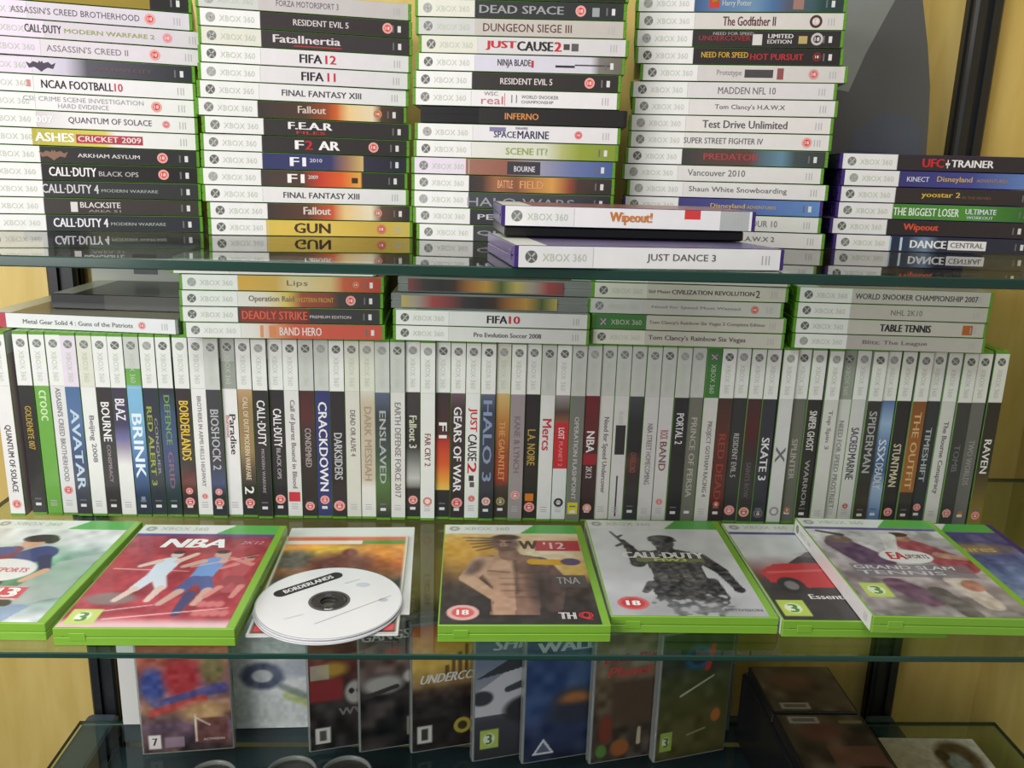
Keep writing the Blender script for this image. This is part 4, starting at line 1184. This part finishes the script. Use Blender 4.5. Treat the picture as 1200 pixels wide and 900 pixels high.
def art_soldier():
    c = Canvas(COVER_W, COVER_H, (206, 208, 212))
    c.grad([(0, (176, 178, 184)), (0.25, (196, 198, 204)), (0.5, (212, 214, 218)), (1, (214, 216, 218))])
    c.noise(10, 16, seed=3)
    k, k2 = (58, 58, 60), (84, 84, 84)
    c.poly([(44, 104), (52, 118), (62, 122), (76, 122), (90, 116), (98, 102), (92, 84), (94, 50), (102, 22), (84, 6), (62, 2), (48, 14), (40, 40), (46, 70)], k)
    c.cap(46, 110, 36, 92, 9, 7, k2)
    c.cap(36, 92, 34, 122, 6.5, 4.5, k)
    c.ell(33, 126, 5, 5.5, k2)
    c.cap(38, 112, 20, 160, 2.6, 1.0, k)
    c.cap(37, 116, 29, 140, 4.2, 2.6, k)
    c.cap(29, 134, 22, 128, 2.2, 1.6, k)
    c.cap(26, 148, 30, 152, 1.8, 1.2, k)
    c.cap(94, 106, 108, 80, 8.5, 6.5, k)
    c.cap(108, 80, 114, 50, 6, 4.4, k)
    c.ell(115, 45, 5, 6, k)
    c.cap(66, 118, 67, 128, 8, 8, k)
    c.ell(67, 136, 10.5, 13, k2)
    c.ell(67, 145, 13, 8, k)
    c.cap(56, 141, 79, 141, 2.2, 2.2, k)
    c.ell(63, 137, 2.6, 1.8, (40, 40, 42))
    c.ell(72, 137, 2.6, 1.8, (40, 40, 42))
    c.cap(58, 104, 64, 60, 3, 3, k2, .8)
    c.cap(78, 104, 76, 60, 3, 3, k2, .8)
    for q in range(4):
        c.rect(50 + 11 * q, 58, 58 + 11 * q, 74, (92, 92, 90), .8)
    c.cap(42, 54, 34, 40, 5, 3, k2)
    c.cap(96, 60, 100, 30, 5, 3.4, k)
    r_ = np.random.RandomState(6)
    for q in range(60):
        x, y = r_.uniform(36, 106), r_.uniform(0, 34)
        c.ell(x, y, r_.uniform(1.5, 4), r_.uniform(1.5, 4), (70, 70, 72) if r_.rand() < .5 else (176, 178, 184), soft=.6)
    msk = np.clip((150 - c.C.mean(-1)) / 40, 0, 1)
    c.noise(34, 4, seed=8, mask=msk)
    c.noise(26, 2.6, seed=11, mask=msk)
    c.rect(20, -4, 110, 24, (150, 152, 156), .6, soft=22)
    c.ell(20, 20, 13, 11, (206, 96, 100), soft=.08)
    c.ell(20, 20, 9.5, 8, (190, 60, 64), soft=.1)
    c.rect(36, 96, 98, 103, (120, 132, 66), .9)
    xbox_header(c, False, .64)
    return c, [('CALL·DUTY', 24, 100, 103, 115, (236, 236, 236), 0.07), ('MW3', 52, 82, 96.6, 102.6, (196, 206, 120), 0.06), ('18', 14, 26, 16, 24, (244, 240, 238), 0.06), ('ACTIVISION', 92, 124, 8, 12, (104, 104, 108), 0.03)]


def art_car():
    c = Canvas(COVER_W, COVER_H, (214, 214, 216))
    c.grad([(0, (50, 46, 48)), (0.34, (56, 50, 50)), (0.4, (120, 60, 60)), (0.62, (206, 206, 210)), (1, (216, 218, 220))])
    c.noise(8, 10, seed=3)
    red = (190, 46, 52)
    c.poly([(10, 64), (6, 84), (22, 98), (60, 104), (127, 106), (127, 56), (40, 54)], red)
    c.poly([(36, 100), (62, 124), (127, 128), (127, 104)], (66, 56, 62))
    c.ell(80, 118, 30, 7, (150, 140, 146), soft=.5, a=.5)
    c.cap(14, 82, 110, 92, 2, 2, (222, 110, 110), .7)
    c.ell(26, 58, 12, 15, (40, 38, 40))
    c.ell(26, 58, 6, 8, (120, 116, 118))
    c.ell(98, 58, 14, 16, (40, 38, 40))
    c.ell(98, 58, 7, 9, (120, 116, 118))
    c.cap(70, 76, 120, 72, 5, 5, (60, 44, 46))
    c.ell(82, 146, 10, 6, (190, 44, 52))
    c.rect(3, 6, 26, 32, (176, 200, 84))
    c.ell(14, 19, 7, 8, (222, 230, 206))
    xbox_header(c)
    return c, [('Essentials', 34, 76, 34, 42, (222, 220, 220), 0.03), ('3', 10, 18, 12, 25, (86, 140, 60), 0.06), ('FORZA', 64, 112, 128, 138, (120, 110, 116), 0.03, 3)]


def art_tennis():
    c = Canvas(COVER_W, COVER_H, (190, 186, 190))
    c.grad([(0, (120, 116, 116)), (0.25, (150, 140, 140)), (0.5, (170, 160, 166)), (0.75, (186, 180, 184)), (1, (206, 206, 208))])
    c.noise(40, 22, seed=13)
    c.cap(22, 130, 40, 96, 14, 18, (96, 66, 96))
    c.ell(24, 140, 12, 9, (120, 96, 90))
    c.cap(30, 150, 10, 158, 3, 2, (50, 46, 48))
    c.cap(88, 128, 112, 92, 14, 18, (150, 64, 76))
    c.ell(84, 146, 9, 10, (166, 120, 104))
    c.ell(84, 153, 10, 5, (60, 46, 44))
    c.cap(104, 110, 124, 104, 6, 4, (180, 140, 120))
    c.cap(62, 110, 74, 150, 5, 7, (206, 204, 206))
    c.cap(96, 60, 104, 20, 12, 9, (190, 180, 170))
    c.ell(104, 52, 9, 10, (170, 120, 104))
    c.cap(40, 54, 56, 30, 10, 14, (104, 74, 96))
    c.cap(70, 40, 80, 4, 9, 8, (96, 92, 90))
    c.noise(22, 6, seed=5)
    c.ell(72, 106, 24, 14, (222, 220, 222), soft=.06)
    c.rect(14, 66, 118, 90, (120, 112, 122), .75)
    c.rect(8, 30, 30, 54, (180, 200, 96))
    c.ell(19, 42, 7, 8, (214, 224, 196))
    xbox_header(c)
    return c, [('EA', 56, 72, 100, 114, (190, 60, 70), 0.06), ('SPORTS', 72, 92, 102, 110, (120, 90, 96), 0.03), ('GRAND SLAM', 16, 104, 80, 87, (206, 204, 208), 0.02), ('TENNIS', 16, 92, 70, 77, (196, 194, 200), 0.02), ('3', 15, 23, 35, 48, (96, 140, 60), 0.06)]


def art_castle_sky():
    c = Canvas(COVER_W, COVER_H, (104, 116, 160))
    c.grad([(0, (150, 164, 190)), (0.4, (106, 126, 176)), (0.7, (84, 84, 140)), (1, (90, 76, 120))])
    c.noise(30, 14, (1, .9, .8), 6)
    c.noise(16, 5, seed=7)
    c.ell(70, 130, 50, 12, (176, 140, 90), soft=.8, a=.7)
    xbox_header(c)
    return c, [('Adventures', 20, 104, 122, 134, (206, 176, 110), 0.03)]


def face_up(label, BL, rot_deg, zoff, shell, art, tick_spine=W, spine_text=''):
    r = math.radians(rot_deg)
    loc = (BL[0] - 95 * math.sin(r), BL[1] + 95 * math.cos(r), ZL + 0.3 + zoff)
    root = thing('game_case', label, 'game case', loc, (0, 0, r - math.pi / 2), G_FACE)
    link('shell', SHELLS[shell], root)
    sl = link('sleeve', sleeve_mesh(solid(tick_spine), 'w', None), root)
    link('console_mark', MARKS[1], sl)
    cv, texts = art()
    cv_o = link('cover_art', cv.mesh('cover_art', f_front), sl)
    texts = list(texts) + [('XBOX 360', 18, 62, COVER_H - 12.5, COVER_H - 5.5, (176, 184, 168), 0.0)]
    for t_ in texts:
        text_part('lettering', [t_], f_front, sl)
    if spine_text:
        text_part('title', [(spine_text, 70, 130, 4, 9, GREYT)], f_spine, sl)
    return root


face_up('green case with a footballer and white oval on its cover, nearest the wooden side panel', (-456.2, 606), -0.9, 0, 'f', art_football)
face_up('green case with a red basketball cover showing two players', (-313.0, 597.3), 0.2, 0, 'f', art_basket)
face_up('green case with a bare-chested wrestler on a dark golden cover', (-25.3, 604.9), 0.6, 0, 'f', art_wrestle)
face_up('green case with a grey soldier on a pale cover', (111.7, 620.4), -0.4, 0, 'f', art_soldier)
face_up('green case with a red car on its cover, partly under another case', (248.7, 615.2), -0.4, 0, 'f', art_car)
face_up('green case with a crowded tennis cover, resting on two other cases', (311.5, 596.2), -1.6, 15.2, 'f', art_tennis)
face_up('purple case with a blue and violet cover, furthest along the face-up row', (392, 622), -1.0, 0, 'p', art_castle_sky)

# ------------------------------------------------------------------ booklets and discs
sheet = thing('booklet', 'plain white booklet lying under the orange booklet', 'booklet', (-171.9, 640, ZL + 0.2), (0, 0, math.radians(2.6)), 'booklets on the middle shelf')
link('pages', Shape().box(0, 122, 0, 172, 0, 1.4, 0.3).mesh('pages', M['paper']), sheet)
book = thing('booklet', 'orange-covered booklet lying under the white discs', 'booklet', (-173, 607, ZL + 1.8), (0, 0, math.radians(1.9)), 'booklets on the middle shelf')
link('pages', Shape().box(0, 117, 0, 180, 0, 2.2, 0.4).mesh('pages', M['paper']), book)
c = Canvas(117, 180, (206, 120, 50))
c.grad([(0, (60, 56, 52)), (0.2, (70, 74, 66)), (0.5, (90, 76, 56)), (0.66, (190, 100, 40)), (0.86, (232, 160, 60)), (1, (214, 96, 56))])
c.noise(40, 14, (1, .6, .3), 4)
c.ell(50, 144, 26, 14, (226, 190, 70), soft=.9)
c.ell(92, 140, 24, 12, (222, 140, 60), soft=.9, a=.8)
c.ell(16, 128, 20, 20, (80, 86, 78), soft=.7, a=.9)
c.ell(60, 120, 30, 24, (96, 50, 40), soft=.7, a=.9)
c.ell(64, 142, 7, 10, (120, 62, 50), soft=.5)
c.noise(16, 5, seed=2)
c.rect(2, 162, 74, 170, (226, 222, 216))
c.rect(74, 162, 115, 170, (84, 150, 66))
c.rect(2, 170, 115, 178, (214, 110, 76))
for q in ((0, 0, 117, 2.4), (0, 177.6, 117, 180), (0, 0, 2.4, 180), (114.6, 0, 117, 180)):
    c.rect(*q, (222, 220, 214))
c.rect(4, 5, 22, 16, (206, 60, 66))
c.rect(95, 5, 113, 14, (214, 80, 84))
link('cover_art', c.mesh('cover_art', lambda u, v, d: np.stack([u, v, 2.32 + d], -1)), book)


def disc(label, x, y, z, rot):
    d = thing('disc', label, 'disc', (x, y, z), (0, 0, rot), 'white discs on the booklet')
    link('rim', Shape().lathe([(58.6, 0.15), (59.6, 0), (60, 0.3), (60, 0.9), (59.6, 1.2), (58.6, 1.2)], 72).mesh('rim', M['silver'], True), d)
    face = link('printed_face', Shape().lathe([(17.0, 0.1), (58.6, 0.1), (58.6, 1.2), (17.0, 1.2)], 72).mesh('printed_face', plastic('white_disc_print', (226, 226, 228), 0.25, 0.02, 20, 0.3)), d)
    hub = link('hub', Shape().lathe([(7.5, 0.1), (17.0, 0.1), (17.0, 1.1), (14.5, 1.1), (14, 1.5), (12.6, 1.5), (12, 1.1), (7.5, 1.1)], 48).mesh('hub', M['hub']), d)
    link('ring', Shape().lathe([(15.0, 1.12), (16.8, 1.12), (16.8, 1.24), (15.0, 1.24)], 48).mesh('ring', plastic('dark_disc_ring', (92, 88, 82), 0.3)), d)
    return d, face


d1, f1 = disc('plain white disc lying beneath the labelled disc', -116.8, 652.0, ZL + 4.5, 0.4)
d2, f2 = disc('white disc with black lettered bar lying on top of the other disc', -116.6, 655.3, ZL + 6.4, 0.0)
fr = lambda u, v, d: np.stack([u, v, 1.26 + d], -1)
# black bar with rounded ends, slanting up across the far side of the face
ang = math.radians(39)


def rotp(pts, a, cx, cy):
    return [(cx + x * math.cos(a) - y * math.sin(a), cy + x * math.sin(a) + y * math.cos(a)) for x, y in pts]


pill = [(26 + 6 * math.cos(a), 6 * math.sin(a)) for a in np.linspace(-math.pi / 2, math.pi / 2, 9)] + [(-26 + 6 * math.cos(a), 6 * math.sin(a)) for a in np.linspace(math.pi / 2, 3 * math.pi / 2, 9)]
v, f, cc = flat_polys([(rotp(pill, ang, -22, 28), (34, 32, 34))], fr, 0.05)
link('title_bar', make_mesh('title_bar', v, f, [M['print']], ccol=cc), f2)


def frt(u, v, d):
    return np.stack([-22 + u * math.cos(ang) - v * math.sin(ang), 28 + u * math.sin(ang) + v * math.cos(ang), 1.30 + d], -1)


text_part('title', [('BORDERLANDS', -23, 23, -3, 3, (232, 232, 232), 0.04)], frt, f2)
marks = [(rotp([(-36, -.25), (36, -.25), (36, .25), (-36, .25)], math.radians(40), 22, -14), (120, 120, 124)), (circ(24, 28, 6, 4), (196, 200, 214)), (circ(24, 28, 2.4, 1.8), (226, 228, 232)), (circ(44, 2, 4, 3), (184, 188, 196)),
         (rotp([(-7, -1), (7, -1), (7, 1), (-7, 1)], .6, 14, 34), (200, 202, 208)), (rotp([(-8, -1), (8, -1), (8, 1), (-8, 1)], .5, -24, -26), (206, 208, 210))]
v, f, cc = flat_polys(marks[:2] + marks[3:], fr, 0.05)
link('small_print', make_mesh('small_print', v, f, [M['print']], ccol=cc), f2)

# ------------------------------------------------------------------ small covers standing on the lowest shelf
G_LOW = 'small cases standing on the lowest shelf'
PW, PH, PT = 106.0, 176.0, 13.0


def small_art(kind):
    w, h = PW - 5, PH - 6
    c = Canvas(w, h, (60, 58, 60))
    t = []
    if kind == 'hero':
        c.grad([(0, (90, 70, 66)), (0.2, (84, 62, 84)), (0.35, (150, 110, 84)), (0.5, (110, 80, 104)), (0.75, (176, 90, 70)), (1, (150, 56, 56))])
        c.noise(46, 16, (1, .8, .7), 21)
        c.ell(16, 92, 14, 22, (56, 72, 140), soft=.6)
        c.ell(48, 100, 20, 26, (166, 48, 56), soft=.6)
        c.ell(84, 110, 14, 20, (120, 110, 70), soft=.7)
        c.cap(16, 66, 92, 84, 4, 7, (84, 80, 136))
        c.cap(12, 54, 70, 70, 5, 6, (166, 62, 60))
        c.ell(70, 52, 24, 14, (186, 150, 104), soft=.8)
        c.rect(58, 10, 96, 44, (104, 62, 58), .8)
        c.rect(59, 12, 61.5, 50, (206, 196, 180))
        c.cap(62, 44, 76, 34, 1, 1, (206, 190, 176))
        c.noise(18, 6, seed=4)
        c.rect(6, 5, 20, 24, (222, 216, 214))
        c.rect(24, 6, 46, 20, (150, 130, 150), .8)
        t = [('7', 10, 16, 10, 20, (70, 60, 66), .05), ('ACTIVISION', 68, 92, 13, 16, (206, 196, 190), .02)]
    elif kind == 'mask':
        c.grad([(0, (40, 38, 38)), (0.45, (50, 44, 44)), (0.7, (110, 56, 50)), (0.85, (120, 84, 56)), (1, (60, 56, 54))])
        c.noise(24, 12, seed=5)
        c.rect(0, 66, 40, 96, (140, 46, 48), .9, 5)
        c.ell(30, 108, 16, 10, (176, 140, 60), soft=.8)
        c.ell(54, 74, 12, 16, (170, 166, 162), soft=.4)
        c.ell(50, 76, 3.4, 4, (50, 44, 44))
        c.ell(59, 76, 3.4, 4, (50, 44, 44))
        c.rect(2, 96, 24, 116, (186, 180, 160), .8)
        c.rect(6, 8, 24, 30, (206, 204, 200))
        c.rect(11, 12, 19, 26, (80, 78, 76))
        t = [('WWE', 34, 80, 44, 54, (120, 112, 110), .04)]
    elif kind == 'race':
        c.grad([(0, (36, 34, 34)), (0.4, (44, 40, 40)), (0.6, (92, 78, 74)), (0.8, (116, 90, 80)), (1, (70, 68, 66))])
        c.noise(40, 12, (1, .9, .85), 8)
        c.ell(28, 88, 24, 12, (170, 168, 164), soft=.5)
        c.ell(66, 96, 14, 10, (200, 196, 186), soft=.4)
        c.ell(40, 128, 10, 8, (176, 70, 60), soft=.7)
        c.cap(6, 74, 44, 84, 3, 3, (60, 56, 56))
        c.rect(56, 14, 92, 40, (140, 136, 118))
        t = [('GANGS', 2, 60, 148, 160, (196, 194, 190), .04)]
    elif kind == 'city':
        c.grad([(0, (40, 36, 34)), (0.46, (46, 40, 38)), (0.52, (140, 112, 74)), (0.68, (226, 190, 96)), (0.88, (224, 150, 66)), (1, (190, 92, 52))])
        for i, (x, hh, ww) in enumerate(((50, 26, 4), (58, 34, 5), (66, 44, 4), (74, 30, 6), (82, 40, 5), (90, 28, 6), (42, 18, 5))):
            c.rect(x - ww / 2, 96, x + ww / 2, 96 + hh, (104, 78, 50), .85)
        c.rect(0, 70, 101, 84, (90, 66, 58), .5, 8)
        c.noise(14, 8, seed=3)
        c.ell(62, 28, 11, 11, (176, 156, 60), soft=.12)
        c.ell(62, 28, 6, 6, (60, 54, 40), soft=.2)
        c.rect(6, 10, 24, 34, (204, 202, 198))
        c.rect(11, 14, 19, 30, (60, 58, 56))
        t = [('UNDERCOVER', 8, 98, 92, 104, (226, 222, 214), .05, 4)]
    elif kind == 'car':
        c.grad([(0, (50, 52, 56)), (0.3, (66, 68, 74)), (0.55, (150, 152, 162)), (0.72, (120, 132, 150)), (1, (84, 104, 136))])
        c.poly([(0, 60), (0, 92), (40, 118), (101, 128), (101, 84), (60, 58)], (196, 196, 204))
        c.poly([(0, 110), (40, 132), (101, 142), (101, 128), (40, 116)], (60, 62, 70))
        c.cap(40, 92, 80, 104, 4, 6, (70, 72, 78))
        c.ell(70, 62, 34, 20, (50, 50, 54), soft=.3)
        c.ell(8, 84, 14, 10, (60, 62, 68), soft=.3)
        c.rect(7, 14, 30, 40, (170, 190, 90))
        c.ell(18, 27, 7, 8, (220, 226, 206))
        t = [('SHIFT', 20, 84, 146, 160, (196, 200, 206), .05, 4), ('3', 14, 22, 20, 34, (80, 130, 60), .05)]
    elif kind == 'planet':
        c.grad([(0, (36, 44, 66)), (0.3, (46, 58, 96)), (0.5, (60, 84, 130)), (0.8, (54, 80, 126)), (1, (60, 92, 124))])
        c.ell(10, 120, 60, 60, (120, 150, 170), soft=.5, a=.55)
        c.ell(4, 110, 56, 56, (54, 74, 122), soft=.4, a=.9)
        c.noise(16, 14, seed=6)
        c.ell(62, 76, 28, 20, (70, 66, 70), soft=.7)
        c.ell(62, 80, 18, 9, (170, 110, 64), soft=.8)
        c.ell(62, 60, 34, 14, (52, 56, 72), soft=.8)
        c.poly([(10, 8), (38, 8), (24, 30)], (206, 210, 214))
        c.poly([(15, 11), (33, 11), (24, 25)], (90, 100, 120))
        t = [('WALL', 12, 88, 146, 160, (196, 204, 206), .06)]
    elif kind == 'brown':
        c.grad([(0, (70, 62, 56)), (0.3, (76, 66, 54)), (0.6, (110, 96, 74)), (0.85, (130, 120, 100)), (1, (124, 112, 90))])
        c.noise(24, 10, seed=12)
        c.rect(22, 50, 84, 108, (84, 68, 52), .9, 8)
        c.ell(16, 44, 9, 20, (120, 60, 46), soft=.5)
        c.ell(36, 16, 12, 12, (150, 92, 50), soft=.4)
        c.ell(86, 24, 9, 12, (140, 60, 56), soft=.5)
        c.ell(12, 14, 7, 9, (90, 130, 60), soft=.4)
        c.cap(60, 20, 60, 40, 3, 2, (190, 180, 150))
        t = [('Little Big', 8, 74, 130, 144, (176, 60, 60), .05, 4), ('Planet', 14, 72, 114, 128, (186, 80, 76), .05, 4)]
    elif kind == 'pitch':
        c.grad([(0, (78, 76, 40)), (0.4, (84, 84, 46)), (0.62, (76, 84, 52)), (0.75, (52, 60, 50)), (1, (56, 78, 50))])
        c.noise(14, 12, seed=9)
        c.ell(52, 136, 20, 16, (40, 96, 130), soft=.4)
        c.ell(52, 136, 12, 10, (60, 50, 60), soft=.4)
        c.cap(66, 120, 72, 148, 4, 4, (170, 60, 50))
        c.cap(30, 86, 76, 108, 1.4, 1, (190, 190, 160))
        c.ell(84, 52, 7, 9, (176, 110, 50), soft=.4)
        c.rect(5, 12, 22, 38, (150, 176, 80))
        c.ell(13, 25, 5, 7, (214, 220, 196))
        c.cap(44, 30, 70, 36, 1.2, 1, (150, 146, 110))
        t = [('3', 10, 17, 18, 31, (70, 120, 50), .05)]
    return c, t


def small_case(label, x, y, rot_deg, kind, w=PW):
    k = w / PW
    root = thing('small_game_case', label, 'small game case', (x, y, ZB + 0.3), (0, 0, math.radians(rot_deg)), G_LOW)
    s = Shape().box(0, w, 0, PT, 0, PH, 1.6)
    s.box(w - 0.5, w + 0.4, PT * .3, PT * .7, PH * .4, PH * .6, .3)
    link('shell', s.mesh('shell', M['c']), root)
    cv, t = small_art(kind)
    fr_ = lambda u, v, d: np.stack([2.5 + u * k, -0.15 - d, 3 + v], -1)
    sl = link('cover_art', cv.mesh('cover_art', fr_), root)
    for t_ in t:
        text_part('lettering', [t_], fr_, sl)
    return root


small_case('small clear case with a red and violet cover, standing apart near the dark post', -391.4, 916.9, 6.5, 'hero', 108)
small_case('small case with a dark red cover and white mask, first of the overlapping ones', -193.5, 921, 14, 'mask')
small_case('small case with a black racing cover and beige square', -132.7, 920.5, 14, 'race')
small_case('small case with a golden skyline cover', -70.3, 919, 14, 'city')
small_case('small case with a silver car on its cover', 4.7, 903.5, 14, 'car')
small_case('small case with a blue planet cover and white triangle', 64.3, 899.5, 13, 'planet')
small_case('small case with a brown cover and slanted red title', 145.9, 899, 13, 'brown')
small_case('small case with an olive green sports cover, last of the overlapping ones', 224.5, 901.5, 15, 'pitch', 98)

# white sleeve standing behind the small cases
ws = thing('disc_sleeve', 'white sleeve with a blue ring, standing behind the small cases', 'sleeve', (-297, 968, ZB + 0.3), (0, 0, math.radians(2)))
link('card', Shape().box(0, 128, 0, 3.0, 0, 165, 0.5).mesh('card', M['paper']), ws)
c = Canvas(126, 163, (222, 224, 226))
c.noise(10, 18, seed=3)
c.rect(-3, -3, 130, 44, (186, 190, 190), .5, 40)
c.ell(38, 74, 27, 19, (92, 98, 122), soft=.3)
c.ell(38, 74, 13, 9, (206, 210, 214), soft=.3)
c.cap(60, 60, 90, 44, 4, 6, (120, 132, 124), .8, 5)
c.cap(66, 46, 112, 26, 4, 5, (186, 200, 128), .9, 5)
c.noise(14, 5, seed=9)
c.ell(90, 84, 40, 12, (150, 160, 180), soft=.6, a=.5)
link('cover_art', c.mesh('cover_art', lambda u, v, d: np.stack([1 + u, -0.15 - d, 1 + v], -1)), ws)
w2 = thing('disc_sleeve', 'plain white card standing behind the red and violet cover', 'sleeve', (-437, 976, ZB + 0.3), (0, 0, math.radians(1)))
link('card', Shape().box(0, 100, 0, 2.5, 0, 168, 0.5).mesh('card', M['paper']), w2)

# dark cases at the right of the lowest shelf
blk = plastic('dark_print', (58, 50, 46), 0.3, 0.35, 25, 0.2)
bx = tag(link('storage_box', Shape().box(340, 446, 740, 952, ZB + 0.2, -615.2, 3).mesh('storage_box', M['k'])), 'long black box carrying the two flat dark cases', 'box')
for q, (ya, yb, lb) in enumerate(((848, 940, 'flat dark case with a pale label, at the rear of the black box'), (752, 845, 'flat dark case with a pale label, at the front of the black box'))):
    dcs = thing('flat_case', lb, 'case', (343, ya, -615.0), (0, 0, 0), 'flat dark cases on the black box')
    link('shell', Shape().box(0, 100, 0, yb - ya, 0, 14, 1.4).mesh('shell', M['k']), dcs)
    cv = Canvas(94, yb - ya - 4, (70, 62, 52))
    cv.noise(34, 16, (1, .9, .75), 30 + q)
    cv.ell(40, 60, 26, 18, (104, 60, 54), soft=.8, a=.7)
    if q == 0:
        cv.rect(10, 4, 44, 16, (150, 146, 136))
        cv.rect(14, 7, 40, 13, (96, 92, 86))
    else:
        cv.rect(10, 74, 44, 86, (150, 146, 136))
        cv.rect(14, 77, 40, 83, (96, 92, 86))
        cv.rect(66, 74, 92, 79, (120, 112, 80))
        cv.rect(36, 4, 92, 36, (120, 76, 60), .6)
    link('cover_art', cv.mesh('cover_art', lambda u, v, d: np.stack([3 + u, 2 + v, 14.12 + d], -1)), dcs)

wb = thing('boxed_game', 'black-edged box with a white cover lying in the bottom corner', 'box', (509, 800, ZB + 0.3), (0, 0, math.radians(-1)))
link('shell', Shape().box(0, 124, 0, 132, 0, 16, 1.5).mesh('shell', M['k']), wb)
cv = Canvas(120, 128, (206, 206, 206))
cv.noise(8, 12, seed=2)
cv.ell(84, 88, 26, 34, (84, 72, 56), soft=.35)
cv.ell(80, 80, 13, 20, (140, 156, 164), soft=.5)
cv.ell(66, 96, 8, 9, (60, 50, 44), soft=.4)
cv.noise(16, 5, seed=8)
link('cover_art', cv.mesh('cover_art', lambda u, v, d: np.stack([3 + u, 2 + v, 16.12 + d], -1)), wb)

# grey case standing beside the olive one, rings of three clear lids, paper
gc = thing('small_game_case', 'plain grey case standing behind the olive sports cover', 'small game case', (296, 962, ZB + 0.3), (0, 0, 0.05), G_LOW)
link('shell', Shape().box(0, 40, 0, 14, 0, 150, 1.5).mesh('shell', M['c']), gc)
link('cover_art', Shape().box(2, 38, -0.25, -0.1, 3, 147).mesh('cover_art', plastic('grey_print', (120, 124, 120), 0.4)), gc)
for q, (x, y) in enumerate(((-296, 872), (-206, 878), (-142, 878))):
    rad = 30 if q else 28
    lid = thing('clear_lid', ('clear round lid under the red and violet cover', 'clear round lid in front of the mask cover', 'clear round lid in front of the racing cover')[q], 'lid', (x, y, ZB + 0.3), (0, 0, 0), 'clear round lids on the lowest shelf')
    link('rim', Shape().lathe([(rad - 3, 0), (rad, 0), (rad + .8, 3), (rad, 8), (rad - 2, 9), (rad - 3.2, 7)], 48).mesh('rim', M['c'], True), lid)
    link('top_disc', Shape().lathe([(4, 2.5), (rad - 3, 2.5), (rad - 3, 3.5), (4, 3.5)], 48).mesh('top_disc', M['hub']), lid)
ps = thing('paper_sheet', 'white paper sheet lying in front of the red and violet cover', 'paper', (-430, 800, ZB + 0.2), (0, 0, 0.02))
link('sheet', Shape().box(0, 90, 0, 92, 0, 0.8, 0.2).mesh('sheet', M['paper']), ps)

# ------------------------------------------------------------------ boards standing behind the cases
bd = thing('display_board', 'grey rounded board standing behind the tall stacks beside the dark post', 'board', (0, 979.0, ZU(979) + 0.6))
edge = [(300, 0), (492, 0), (494, 90), (491, 130), (487, 168), (478, 210), (466, 254), (450, 300), (430, 340), (400, 380), (360, 410), (300, 430)]
pts2 = [(x, z) for x, z in edge]
n = len(pts2)
v = [(x, 0, z) for x, z in pts2] + [(x, 3.0, z) for x, z in pts2]
f = [list(range(n)), list(range(2 * n - 1, n - 1, -1))] + [[j, i, n + i, n + j] for i, j in ((i, (i + 1) % n) for i in range(n))]
link('card', make_mesh('card', v, f, [plastic('grey_card', (84, 86, 88), 0.5, 0.05, 8, 0)]), bd)
polys = [([(300, 175), (398, 160), (412, 200), (440, 262), (452, 296), (300, 425)], (128, 134, 132)), ([(398, 4), (486, 4), (484, 120), (470, 138), (440, 140), (410, 120)], (78, 86, 100)), ([(405, 4), (448, 4), (448, 98), (405, 100)], (66, 76, 94))]
frb = lambda u, v, d: np.stack([u, -0.05 - d, v], -1)
vs, fs, cs = [], [], []
for q, pl in enumerate(polys):
    a, b, c_ = flat_polys([pl], frb, 0.1 + 0.1 * q)
    fs += [[i + sum(len(t) for t in vs) for i in w] for w in b]
    vs.append(a)
    cs += c_
link('print', make_mesh('print', np.vstack(vs), fs, [M['print']], ccol=cs), bd)
pb = thing('display_board', 'pale grey board standing behind the clear case with red end label', 'board', (-424, 977.0, ZL + 0.3))
link('card', Shape().box(0, 170, 0, 3, 0, 262, .5).mesh('card', plastic('pale_card', (176, 180, 172), 0.5, 0.06, 8, 0)), pb)
link('print', Shape().box(46, 72, -0.2, -0.05, 228, 250).mesh('print', plastic('slate_print', (70, 74, 84), 0.5)), pb)
